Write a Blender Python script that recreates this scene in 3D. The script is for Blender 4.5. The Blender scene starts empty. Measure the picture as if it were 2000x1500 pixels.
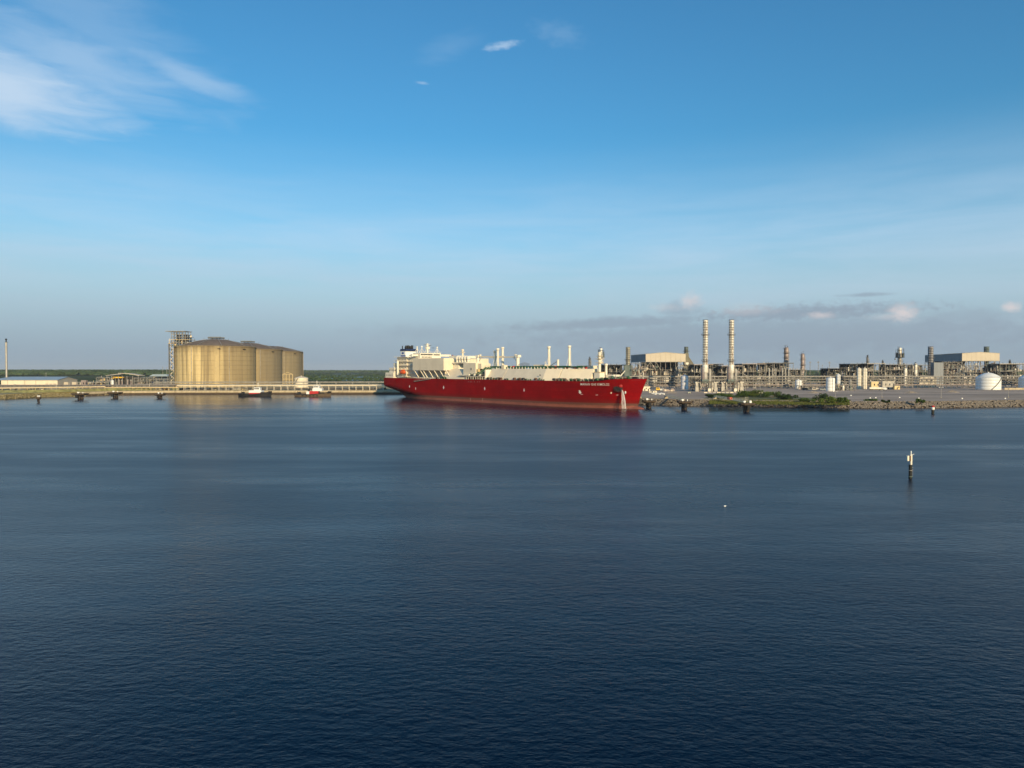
import bpy, math, random
from math import sin, cos, pi, radians, atan2, sqrt
from mathutils import Vector, Matrix
R = random.Random(7)
scene = bpy.context.scene
col = scene.collection

# ------------------------------------------------------------ camera, sky, sun, exposure
F = 1388.0; HOR = 721.0; CH = 25.0                       # focal length in px of a 2000 px frame, eye level row, eye height
PITCH = math.atan((750 - HOR) / F)
cam_d = bpy.data.cameras.new('camera'); cam = bpy.data.objects.new('camera', cam_d); col.objects.link(cam)
cam_d.sensor_width = 36.0; cam_d.lens = 36.0 * F / 2000.0
cam_d.clip_start = 0.5; cam_d.clip_end = 60000
cam.location = (0, 0, CH); cam.rotation_euler = (pi / 2 - PITCH, 0, 0)
scene.camera = cam
def PX(px, Y): return (px - 1000.0) / F * Y             # lateral metres of an image column at a distance
def PZ(py, Y): return CH - (py - HOR) / F * Y           # height of an image row at a distance

SUN_AZ = radians(180 - 20); SUN_EL = radians(16)
scene.view_settings.view_transform = 'Standard'; scene.view_settings.look = 'None'
scene.view_settings.gamma = 1.0; scene.view_settings.use_curve_mapping = False
scene.view_settings.exposure = 0.0
scene.render.engine = 'CYCLES'
scene.cycles.use_denoising = True
scene.cycles.max_bounces = 5; scene.cycles.glossy_bounces = 3; scene.cycles.diffuse_bounces = 2
scene.cycles.volume_bounces = 0; scene.cycles.transparent_max_bounces = 12

world = bpy.data.worlds.new('World'); scene.world = world; world.use_nodes = True
W = world.node_tree; W.nodes.clear()
def wn(t, **kw):
    n = W.nodes.new(t)
    for k, v in kw.items(): setattr(n, k, v)
    return n
sky = wn('ShaderNodeTexSky', sky_type='NISHITA', sun_disc=False)
sky.sun_elevation = SUN_EL; sky.sun_rotation = SUN_AZ
sky.altitude = 0; sky.air_density = 1.3; sky.dust_density = 0.9; sky.ozone_density = 3.0
hs = wn('ShaderNodeVectorMath', operation='MULTIPLY'); hs.inputs[1].default_value = (0.43, 0.985, 1.26)
W.links.new(sky.outputs[0], hs.inputs[0])
bg = wn('ShaderNodeBackground'); bg.inputs['Strength'].default_value = 0.115
W.links.new(hs.outputs[0], bg.inputs['Color'])
tc = wn('ShaderNodeTexCoord'); sp = wn('ShaderNodeSeparateXYZ'); W.links.new(tc.outputs['Generated'], sp.inputs[0])
az = wn('ShaderNodeMath', operation='ARCTAN2'); W.links.new(sp.outputs[0], az.inputs[0]); W.links.new(sp.outputs[1], az.inputs[1])
el = wn('ShaderNodeMath', operation='ARCSINE'); W.links.new(sp.outputs[2], el.inputs[0])
cb = wn('ShaderNodeCombineXYZ'); W.links.new(az.outputs[0], cb.inputs[0]); W.links.new(el.outputs[0], cb.inputs[1])
def noise_w(scale, loc=(0, 0, 0), rot=0.0, detail=6, nscale=1.0, dist=0.0):
    m = wn('ShaderNodeMapping', vector_type='POINT'); m.inputs['Scale'].default_value = scale
    m.inputs['Location'].default_value = loc; m.inputs['Rotation'].default_value = (0, 0, rot)
    W.links.new(cb.outputs[0], m.inputs[0])
    n = wn('ShaderNodeTexNoise'); n.inputs['Scale'].default_value = nscale; n.inputs['Detail'].default_value = detail
    n.inputs['Roughness'].default_value = 0.6; n.inputs['Distortion'].default_value = dist
    W.links.new(m.outputs[0], n.inputs['Vector']); return n.outputs['Fac']
def mth(op, a, b=None, c=None, clamp=False):
    n = wn('ShaderNodeMath', operation=op); n.use_clamp = clamp
    for i, x in enumerate((a, b, c)):
        if x is None: continue
        if isinstance(x, (int, float)): n.inputs[i].default_value = x
        else: W.links.new(x, n.inputs[i])
    return n.outputs[0]
def mrange(x, a, b, c=0.0, d=1.0):
    n = wn('ShaderNodeMapRange', interpolation_type='SMOOTHSTEP'); W.links.new(x, n.inputs[0])
    for i, v in enumerate((a, b, c, d)): n.inputs[i + 1].default_value = v
    return n.outputs[0]
def blob(px, py, rx, ry, rot, s, nz, amp, soft=0.0):
    u = math.atan((px - 1000) / F); v = math.atan((HOR - py) / F * cos(u)); k = cos(u) ** 2 / F
    m = wn('ShaderNodeMapping', vector_type='TEXTURE')
    m.inputs['Location'].default_value = (u, v, 0); m.inputs['Rotation'].default_value = (0, 0, radians(rot))
    m.inputs['Scale'].default_value = (rx * k, ry * cos(u) / F, 1)
    W.links.new(cb.outputs[0], m.inputs[0])
    l = wn('ShaderNodeVectorMath', operation='LENGTH'); W.links.new(m.outputs[0], l.inputs[0])
    d = mth('ADD', l.outputs['Value'], mth('MULTIPLY', mth('SUBTRACT', nz, 0.5), amp))
    return mth('MULTIPLY', mrange(d, 1.0, soft), s)
def union(ms):
    o = ms[0]
    for m in ms[1:]: o = mth('MAXIMUM', o, m)
    return o
n_wisp = noise_w((7, 34, 1), rot=radians(-12), detail=9, nscale=1.6, dist=0.6)
n_fine = noise_w((40, 90, 1), loc=(3, 1, 0), detail=6, nscale=1.4)
n_cum = noise_w((26, 44, 1), loc=(1, 4, 0), detail=7, nscale=1.5)
n_cumf = noise_w((60, 85, 1), loc=(2, 6, 0), detail=8, nscale=1.5)
n_low = noise_w((2.2, 18, 1), loc=(9, 2, 0), detail=7, nscale=1.7, dist=0.4)
cir = union([blob(-10, 170, 420, 115, -4, 0.92, n_wisp, 0.8), blob(170, 130, 330, 90, -14, 0.45, n_wisp, 1.1), blob(420, 520, 520, 70, 6, 0.30, n_wisp, 1.1),
             blob(370, 150, 190, 34, -15, 0.42, n_wisp, 1.1), blob(190, 50, 430, 120, -26, 0.22, n_wisp, 1.2),
             blob(980, 96, 46, 9, 8, 0.60, n_fine, 1.5), blob(1090, 72, 70, 26, -12, 0.12, n_fine, 1.5),
             blob(826, 167, 18, 4, -5, 0.35, n_fine, 0.9), blob(880, 100, 90, 30, 20, 0.10, n_wisp, 1.5),
             blob(230, 385, 170, 3.5, -15, 0.26, n_fine, 1.2), blob(140, 660, 40, 16, 0, 0.20, n_cum, 1.6), blob(192, 656, 26, 12, 0, 0.18, n_cum, 1.5)])
veil = mth('MULTIPLY', mrange(n_low, 0.05, 0.95, 0.35, 1.0), mrange(el.outputs[0], 0.32, 0.13, 0.0, 0.80))
# high thin cloud goes on over the rest of the sky as well
n_all = noise_w((3.0, 9, 1), loc=(5, 7, 0), rot=0.3, detail=7, nscale=1.3, dist=0.8)
behind = mth('MULTIPLY', mrange(n_all, 0.52, 0.8, 0.0, 0.5), mrange(mth('ABSOLUTE', az.outputs[0]), 0.66, 0.9))
cirrus = mth('MAXIMUM', mth('MAXIMUM', cir, veil), behind)
bank = union([blob(1500, 655, 760, 52, 0, 0.50, n_cum, 1.3, 0.3), blob(1560, 612, 330, 24, 1, 0.70, n_cumf, 1.5, 0.2),
              blob(1200, 632, 330, 18, 2, 0.60, n_cum, 1.5, 0.2), blob(1690, 576, 75, 6, 0, 0.55, n_cum, 1.2, 0.1),
              blob(1880, 620, 130, 26, 0, 0.35, n_cum, 1.5, 0.2), blob(1330, 606, 70, 26, 0, 0.45, n_cum, 1.3, 0.1), blob(860, 650, 240, 26, 0, 0.28, n_cum, 1.5)])
lowb = mrange(el.outputs[0], 0.11, 0.0, 0.0, 0.9)
midb = mrange(el.outputs[0], 0.19, 0.07, 0.0, 0.75)
puff = union([blob(1762, 611, 40, 25, 0, 0.9, n_cumf, 1.3), blob(1735, 618, 60, 10, 0, 0.35, n_cum, 1.3), blob(1348, 588, 30, 22, 0, 0.6, n_cumf, 1.3),
              blob(1600, 616, 42, 10, 0, 0.6, n_cumf, 1.2), blob(1460, 606, 90, 16, 0, 0.28, n_cumf, 1.4), blob(1300, 600, 50, 12, 0, 0.25, n_cumf, 1.3), blob(1974, 600, 26, 15, 0, 0.85, n_cumf, 1.3), blob(1455, 600, 60, 14, 0, 0.16, n_cum, 1.3)])
def overlay(base, mask, colour):
    b = wn('ShaderNodeBackground'); b.inputs['Color'].default_value = (*colour, 1)
    m = wn('ShaderNodeMixShader'); W.links.new(mask, m.inputs[0]); W.links.new(base, m.inputs[1]); W.links.new(b.outputs[0], m.inputs[2])
    return m.outputs[0]
o = overlay(bg.outputs[0], cirrus, (0.55, 0.70, 0.87))
o = overlay(o, midb, (0.43, 0.565, 0.66))
o = overlay(o, lowb, (0.295, 0.375, 0.455))
o = overlay(o, bank, (0.27, 0.325, 0.41))
o = overlay(o, puff, (0.70, 0.65, 0.66))
wo = wn('ShaderNodeOutputWorld'); W.links.new(o, wo.inputs['Surface'])

sd = bpy.data.lights.new('sun', 'SUN'); sd.energy = 5.0; sd.angle = radians(0.6); sd.color = (1.0, 0.77, 0.44)
sun = bpy.data.objects.new('sun', sd); col.objects.link(sun)
svec = Vector((sin(SUN_AZ) * cos(SUN_EL), cos(SUN_AZ) * cos(SUN_EL), sin(SUN_EL)))
sun.rotation_euler = svec.to_track_quat('Z', 'Y').to_euler(); sun.location = (0, 0, 300)

# ------------------------------------------------------------ materials
MATS = {}
def mat(name, c, rough=0.7, metal=0.0, var=0.15, scale=0.4, streak=0.0, dirt=(0.10, 0.075, 0.05), spec=0.4, bump=0.0):
    if name in MATS: return MATS[name]
    m = bpy.data.materials.new(name); m.use_nodes = True; MATS[name] = m
    T = m.node_tree; N = T.nodes; L = T.links; b = N['Principled BSDF']
    b.inputs['Roughness'].default_value = rough; b.inputs['Metallic'].default_value = metal
    b.inputs['Specular IOR Level'].default_value = spec
    g = N.new('ShaderNodeNewGeometry')
    n = N.new('ShaderNodeTexNoise'); n.inputs['Scale'].default_value = scale; n.inputs['Detail'].default_value = 5
    L.new(g.outputs['Position'], n.inputs['Vector'])
    mr = N.new('ShaderNodeMapRange'); mr.inputs[1].default_value = 0.3; mr.inputs[2].default_value = 0.7
    mr.inputs[3].default_value = 1 - var; mr.inputs[4].default_value = 1 + var * 0.6; L.new(n.outputs['Fac'], mr.inputs[0])
    vm = N.new('ShaderNodeVectorMath'); vm.operation = 'SCALE'; vm.inputs[0].default_value = c; L.new(mr.outputs[0], vm.inputs['Scale'])
    out = vm.outputs[0]
    if streak > 0:
        mp = N.new('ShaderNodeMapping'); mp.inputs['Scale'].default_value = (1.0, 1.0, 0.06); L.new(g.outputs['Position'], mp.inputs[0])
        n2 = N.new('ShaderNodeTexNoise'); n2.inputs['Scale'].default_value = scale * 2.0; n2.inputs['Detail'].default_value = 5; L.new(mp.outputs[0], n2.inputs['Vector'])
        r2 = N.new('ShaderNodeMapRange'); r2.inputs[1].default_value = 0.47; r2.inputs[2].default_value = 0.72; r2.inputs[4].default_value = streak; L.new(n2.outputs['Fac'], r2.inputs[0])
        mx = N.new('ShaderNodeMix'); mx.data_type = 'RGBA'; L.new(r2.outputs[0], mx.inputs[0]); L.new(out, mx.inputs[6]); mx.inputs[7].default_value = (*dirt, 1)
        out = mx.outputs[2]
    L.new(out, b.inputs['Base Color'])
    if bump > 0:
        bp = N.new('ShaderNodeBump'); bp.inputs['Strength'].default_value = 0.6; bp.inputs['Distance'].default_value = bump
        L.new(n.outputs['Fac'], bp.inputs['Height']); L.new(bp.outputs[0], b.inputs['Normal'])
    return m
hull_red = None
antifoul = None
deck_red = mat('deck_paint', (0.16, 0.05, 0.035), 0.8)
cream = mat('cream_paint', (0.76, 0.665, 0.51), 0.5, 0, 0.08, 0.15, 0.16, (0.45, 0.34, 0.22))
cream2 = mat('warm_white', (0.80, 0.74, 0.61), 0.5, 0, 0.07, 0.2, 0.14, (0.4, 0.27, 0.17))
buff = mat('buff_paint', (0.66, 0.50, 0.26), 0.55)
white = mat('white_paint', (0.80, 0.80, 0.78), 0.45, 0, 0.05, 0.3, 0.10, (0.45, 0.40, 0.33))
navy = mat('navy_paint', (0.010, 0.025, 0.09), 0.5)
blue = mat('blue_paint', (0.02, 0.08, 0.32), 0.5)
black = mat('black_paint', (0.012, 0.012, 0.014), 0.6)
tyre = mat('rubber', (0.015, 0.015, 0.016), 0.85)
glassm = mat('dark_glass', (0.015, 0.02, 0.025), 0.12, 0, 0, 1, spec=0.8)
greenp = mat('green_pipe', (0.018, 0.09, 0.04), 0.6, 0, 0.3, 0.5)
greeng = mat('green_grey', (0.15, 0.21, 0.17), 0.6, 0, 0.2, 0.5)
orange = mat('orange_paint', (0.75, 0.12, 0.02), 0.45)
red = mat('red_paint', (0.45, 0.02, 0.02), 0.5)
yellow = mat('yellow_paint', (0.75, 0.45, 0.03), 0.5)
steel = mat('galvanised_steel', (0.16, 0.155, 0.15), 0.55, 0.25, 0.3, 0.3, 0.35)
steel_d = mat('dark_steel', (0.035, 0.038, 0.042), 0.65, 0.1, 0.35, 0.3, 0.3)
steel_l = mat('light_steel', (0.36, 0.34, 0.31), 0.5, 0.2, 0.3, 0.4, 0.35)
pink = mat('pinkish_cladding', (0.33, 0.265, 0.245), 0.5, 0.15, 0.3, 0.5, 0.3)
teal = mat('green_grey_cladding', (0.10, 0.135, 0.13), 0.6, 0.1, 0.2, 0.2, 0.3)
grey_clad = mat('grey_cladding', (0.20, 0.22, 0.245), 0.55, 0.1, 0.10, 0.1, 0.15)
beige_clad = mat('beige_cladding', (0.53, 0.46, 0.36), 0.6, 0.0, 0.08, 0.1, 0.10)
rust = mat('rust', (0.13, 0.055, 0.03), 0.85, 0, 0.4, 0.8)
alu = mat('aluminium_cladding', (0.72, 0.68, 0.60), 0.45, 0.1, 0.2, 0.5, 0.3, (0.30, 0.16, 0.08))
conc = mat('pale_concrete', (0.48, 0.40, 0.27), 0.9, 0, 0.2, 0.3, 0.4, (0.2, 0.13, 0.06), bump=0.03)
conc_d = mat('stained_concrete', (0.085, 0.06, 0.04), 0.9, 0, 0.4, 0.7, 0.5, (0.04, 0.025, 0.02), bump=0.05)
pile = mat('wet_pile', (0.045, 0.032, 0.025), 0.7, 0, 0.5, 0.8)
roof_blue = mat('blue_grey_roof', (0.30, 0.38, 0.46), 0.45, 0.1, 0.08, 0.1)
roof_dome = mat('dome_concrete', (0.165, 0.125, 0.10), 0.9, 0, 0.22, 0.12)
wood = mat('timber', (0.22, 0.15, 0.08), 0.85)
walk = mat('walkway_paint', (0.66, 0.60, 0.44), 0.6)
cloth = mat('white_bags', (0.72, 0.71, 0.68), 0.8)
bushm = {}
for nm, c in (('leaf_mid', (0.060, 0.10, 0.020)), ('leaf_dark', (0.032, 0.058, 0.015)), ('leaf_light', (0.10, 0.14, 0.025))):
    bushm[nm] = mat(nm, c, 0.75, 0, 0.45, 0.5, spec=0.15)
grassm = mat('grass', (0.10, 0.115, 0.03), 0.9, 0, 0.5, 0.4, spec=0.1)
drygrass = mat('dry_grass', (0.26, 0.20, 0.06), 0.9, 0, 0.4, 0.4, spec=0.1)
treem = mat('far_tree_leaf', (0.055, 0.085, 0.036), 0.9, 0, 0.5, 0.02, spec=0.05)
rockm = mat('limestone_rock', (0.215, 0.185, 0.155), 0.9, 0, 0.45, 0.9, spec=0.2)

def plating(name, c, c_dirt, c_scum, z_scum, rough, spec):      # welded shell plates: seams, rust runs, scuffs
    m = bpy.data.materials.new(name); m.use_nodes = True; T = m.node_tree; N = T.nodes; L = T.links; b = N['Principled BSDF']
    b.inputs['Roughness'].default_value = rough; b.inputs['Specular IOR Level'].default_value = spec
    tcn = N.new('ShaderNodeTexCoord'); P = tcn.outputs['Object']
    def nz(sc, s, det=5):
        mp = N.new('ShaderNodeMapping'); mp.inputs['Scale'].default_value = sc; L.new(P, mp.inputs[0])
        n = N.new('ShaderNodeTexNoise'); n.inputs['Scale'].default_value = s; n.inputs['Detail'].default_value = det; n.inputs['Roughness'].default_value = 0.6; L.new(mp.outputs[0], n.inputs['Vector']); return n.outputs['Fac']
    def mr(x, a, b_, c_, d):
        r = N.new('ShaderNodeMapRange'); L.new(x, r.inputs[0])
        for i, v in enumerate((a, b_, c_, d)): r.inputs[i + 1].default_value = v
        return r.outputs[0]
    def mix(f, a, bb):
        x = N.new('ShaderNodeMix'); x.data_type = 'RGBA'; L.new(f, x.inputs[0])
        if isinstance(a, tuple): x.inputs[6].default_value = (*a, 1)
        else: L.new(a, x.inputs[6])
        x.inputs[7].default_value = (*bb, 1); return x.outputs[2]
    q = mix(mr(nz((1, 1, 1), 0.07), 0.35, 0.7, 0, 1), c, tuple(v * 0.72 for v in c))
    q = mix(mr(nz((1, 1, 0.07), 0.55), 0.58, 0.74, 0, 0.55), q, c_dirt)
    q = mix(mr(nz((0.12, 1, 1.4), 0.8), 0.60, 0.74, 0, 0.4), q, tuple(min(1, v * 1.3 + .02) for v in c))
    sp_ = N.new('ShaderNodeSeparateXYZ'); L.new(P, sp_.inputs[0]); cm = N.new('ShaderNodeCombineXYZ'); L.new(sp_.outputs[0], cm.inputs[0]); L.new(sp_.outputs[2], cm.inputs[1])
    bk = N.new('ShaderNodeTexBrick'); bk.inputs['Scale'].default_value = 1.0; bk.inputs['Brick Width'].default_value = 12.0; bk.inputs['Row Height'].default_value = 2.6; bk.inputs['Mortar Size'].default_value = 0.05
    bk.inputs['Color1'].default_value = (1, 1, 1, 1); bk.inputs['Color2'].default_value = (.84, .84, .84, 1); bk.inputs['Mortar'].default_value = (.62, .62, .62, 1); L.new(cm.outputs[0], bk.inputs[0])
    mu = N.new('ShaderNodeMix'); mu.data_type = 'RGBA'; mu.blend_type = 'MULTIPLY'; mu.inputs[0].default_value = 0.8; L.new(q, mu.inputs[6]); L.new(bk.outputs[0], mu.inputs[7]); q = mu.outputs[2]
    ad = N.new('ShaderNodeMath'); ad.operation = 'MULTIPLY_ADD'; L.new(nz((1, 1, .3), 0.35), ad.inputs[0]); ad.inputs[1].default_value = 1.8; L.new(sp_.outputs[2], ad.inputs[2])
    q = mix(mr(ad.outputs[0], z_scum + .6, z_scum + 1.1, 0, 0.85), q, c_scum) if z_scum < 4 else mix(mr(ad.outputs[0], z_scum + 2.2, z_scum, 0, 0.5), q, c_scum)
    L.new(q, b.inputs['Base Color']); return m
hull_red = plating('hull_red', (0.29, 0.002, 0.0035), (0.11, 0.012, 0.008), (0.13, 0.02, 0.015), 5.0, 0.7, 0.04)
antifoul = plating('antifouling', (0.33, 0.115, 0.085), (0.14, 0.06, 0.04), (0.13, 0.06, 0.045), 1.9, 0.75, 0.1)
def storage_concrete():                                  # cast wall: ochre concrete with runs of dirt from the rim
    m = bpy.data.materials.new('storage_tank_concrete'); m.use_nodes = True
    T = m.node_tree; N = T.nodes; L = T.links; b = N['Principled BSDF']; b.inputs['Roughness'].default_value = 0.92
    b.inputs['Specular IOR Level'].default_value = 0.2
    g = N.new('ShaderNodeNewGeometry')
    def nz(sc, s, det=6):
        mp = N.new('ShaderNodeMapping'); mp.inputs['Scale'].default_value = sc; L.new(g.outputs['Position'], mp.inputs[0])
        n = N.new('ShaderNodeTexNoise'); n.inputs['Scale'].default_value = s; n.inputs['Detail'].default_value = det; n.inputs['Roughness'].default_value = 0.6
        L.new(mp.outputs[0], n.inputs['Vector']); return n.outputs['Fac']
    def mr(x, a, b_, c, d):
        r = N.new('ShaderNodeMapRange'); L.new(x, r.inputs[0])
        for i, v in enumerate((a, b_, c, d)): r.inputs[i + 1].default_value = v
        return r.outputs[0]
    def mix(f, a, bb, c):
        x = N.new('ShaderNodeMix'); x.data_type = 'RGBA'; L.new(f, x.inputs[0])
        if isinstance(a, tuple): x.inputs[6].default_value = a
        else: L.new(a, x.inputs[6])
        x.inputs[7].default_value = bb; return x.outputs[2]
    c1 = mix(mr(nz((1, 1, 0.3), 0.06), 0.35, 0.68, 0, 1), (0.76, 0.59, 0.30, 1), (0.62, 0.48, 0.25, 1), 0)
    c2 = mix(mr(nz((1, 1, 0.035), 0.13), 0.50, 0.64, 0, 0.75), c1, (0.20, 0.145, 0.075, 1), 0)
    c3 = mix(mr(nz((1, 1, 0.02), 0.42), 0.50, 0.66, 0, 0.7), c2, (0.13, 0.10, 0.06, 1), 0)
    c4 = mix(mr(nz((1, 1, 1), 0.5), 0.4, 0.7, 0, 0.25), c3, (0.28, 0.24, 0.17, 1), 0)
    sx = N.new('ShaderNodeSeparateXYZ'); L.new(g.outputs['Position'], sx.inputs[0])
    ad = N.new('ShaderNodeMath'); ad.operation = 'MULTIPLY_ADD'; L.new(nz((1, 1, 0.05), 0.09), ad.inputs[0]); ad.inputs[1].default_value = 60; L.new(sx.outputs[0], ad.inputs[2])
    c4 = mix(mr(ad.outputs[0], -326, -280, 0, 0.75), c4, (0.22, 0.17, 0.10, 1), 0)  # shade toward the tanks' right side, painted into the concrete colour
    c5 = mix(mr(sx.outputs[1], 850, 930, 0, 0.72), c4, (0.20, 0.17, 0.12, 1), 0)      # the further tanks are tinted darker
    zn = N.new('ShaderNodeMath'); zn.operation = 'MULTIPLY_ADD'; L.new(nz((1, 1, 0.1), 0.35), zn.inputs[0]); zn.inputs[1].default_value = -16; L.new(sx.outputs[2], zn.inputs[2])
    c5 = mix(mr(zn.outputs[0], 34, 44, 0, 0.75), c5, (0.17, 0.13, 0.08, 1), 0)             # dark runs hanging from the rim
    L.new(c5, b.inputs['Base Color']); return m
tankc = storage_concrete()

# ------------------------------------------------------------ mesh helpers
class MB:
    def __init__(s): s.v = []; s.f = []
    def box(s, x0, x1, y0, y1, z0, z1):
        b = len(s.v); s.v += [(x0, y0, z0), (x1, y0, z0), (x1, y1, z0), (x0, y1, z0), (x0, y0, z1), (x1, y0, z1), (x1, y1, z1), (x0, y1, z1)]
        s.f += [tuple(b + i for i in q) for q in ((3, 2, 1, 0), (4, 5, 6, 7), (0, 1, 5, 4), (1, 2, 6, 5), (2, 3, 7, 6), (3, 0, 4, 7))]; return s
    def tube(s, p0, p1, r0, r1=None, n=10, cap=True):
        r1 = r0 if r1 is None else r1; p0 = Vector(p0); p1 = Vector(p1); d = (p1 - p0).normalized()
        a = d.orthogonal().normalized(); c = d.cross(a); b = len(s.v)
        for p, r in ((p0, r0), (p1, r1)):
            for i in range(n): t = 2 * pi * i / n; q = p + a * (cos(t) * r) + c * (sin(t) * r); s.v.append(tuple(q))
        for i in range(n): j = (i + 1) % n; s.f.append((b + i, b + j, b + n + j, b + n + i))
        if cap: s.f.append(tuple(b + n - 1 - i for i in range(n))); s.f.append(tuple(b + n + i for i in range(n)))
        return s
    def lathe(s, prof, n=24, cx=0, cy=0, a0=0.0, a1=2 * pi):
        full = abs(a1 - a0 - 2 * pi) < 1e-6; m = n if full else n + 1; b = len(s.v)
        for r, z in prof:
            for i in range(m): t = a0 + (a1 - a0) * i / n; s.v.append((cx + r * cos(t), cy + r * sin(t), z))
        for k in range(len(prof) - 1):
            for i in range(n):
                j = (i + 1) % m; s.f.append((b + k * m + i, b + k * m + j, b + (k + 1) * m + j, b + (k + 1) * m + i))
        return s
    def prism(s, poly, y0, y1):                          # polygon in x,z pulled along y
        b = len(s.v); n = len(poly)
        s.v += [(x, y0, z) for x, z in poly] + [(x, y1, z) for x, z in poly]
        s.f.append(tuple(b + i for i in range(n))); s.f.append(tuple(b + n + n - 1 - i for i in range(n)))
        for i in range(n): j = (i + 1) % n; s.f.append((b + j, b + i, b + n + i, b + n + j))
        return s
    def quad(s, *p):
        b = len(s.v); s.v += [tuple(q) for q in p]; s.f.append(tuple(range(b, b + len(p)))); return s
    def mesh(s, name):
        me = bpy.data.meshes.new(name); me.from_pydata(s.v, [], s.f); me.update(); return me
    def build(s, name, m, parent=None, loc=(0, 0, 0), smooth=False, rot=0.0):
        me = s.mesh(name); me.materials.append(m)
        if smooth: me.polygons.foreach_set('use_smooth', [True] * len(me.polygons)); me.update()
        o = bpy.data.objects.new(name, me); o.location = loc; o.rotation_euler = (0, 0, rot); o.parent = parent; col.objects.link(o); return o
def smooth_by(o, ang=40):
    me = o.data; me.polygons.foreach_set('use_smooth', [True] * len(me.polygons))
    me.set_sharp_from_angle(angle=radians(ang)); return o
def tag(o, label=None, cat=None, group=None, kind=None):
    if label: o['label'] = label
    if cat: o['category'] = cat
    if group: o['group'] = group
    if kind: o['kind'] = kind
    return o
def thing(name, label, cat, loc=(0, 0, 0), rot=0.0, group=None):
    o = bpy.data.objects.new(name, None); o.location = loc; o.rotation_euler = (0, 0, rot); col.objects.link(o)
    return tag(o, label, cat, group)
CACHE = {}
def prim(kind, m):
    k = (kind, m.name)
    if k not in CACHE:
        b = MB()
        if kind == 'box': b.box(-.5, .5, -.5, .5, -.5, .5)
        elif kind == 'cyl': b.tube((0, 0, -.5), (0, 0, .5), 1, n=12)
        elif kind == 'cyl24': b.tube((0, 0, -.5), (0, 0, .5), 1, n=24)
        elif kind == 'dome': b.lathe([(1, 0), (.96, .28), (.83, .56), (.6, .8), (.32, .95), (.001, 1)], 16)
        me = b.mesh(kind + '_' + m.name); me.materials.append(m)
        if kind != 'box':
            me.polygons.foreach_set('use_smooth', [len(p.vertices) < 5 for p in me.polygons])
        CACHE[k] = me
    return CACHE[k]
def pbox(name, m, parent, x0, x1, y0, y1, z0, z1, rot=0.0):
    o = bpy.data.objects.new(name, prim('box', m)); o.parent = parent
    o.location = ((x0 + x1) / 2, (y0 + y1) / 2, (z0 + z1) / 2); o.scale = (abs(x1 - x0), abs(y1 - y0), abs(z1 - z0)); o.rotation_euler = (0, 0, rot)
    col.objects.link(o); return o
def pbar(name, m, parent, p0, p1, w, h=None, kind='box'):
    p0 = Vector(p0); p1 = Vector(p1); d = p1 - p0; o = bpy.data.objects.new(name, prim(kind, m)); o.parent = parent
    o.rotation_mode = 'QUATERNION'; o.rotation_quaternion = d.to_track_quat('Z', 'Y'); o.location = (p0 + p1) / 2
    o.scale = (w, h or w, d.length); col.objects.link(o); return o
def pcyl(name, m, parent, x, y, z0, z1, r, kind='cyl'):
    o = bpy.data.objects.new(name, prim(kind, m)); o.parent = parent; o.location = (x, y, (z0 + z1) / 2); o.scale = (r, r, z1 - z0); col.objects.link(o); return o
def pdome(name, m, parent, x, y, z, r, h):
    o = bpy.data.objects.new(name, prim('dome', m)); o.parent = parent; o.location = (x, y, z); o.scale = (r, r, h); col.objects.link(o); return o
def ring(name, m, parent, z, r0, r1, h, n=24, x=0, y=0):
    return MB().lathe([(r0, z), (r1, z), (r1, z + h), (r0, z + h), (r0, z)], n, x, y).build(name, m, parent)

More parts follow.
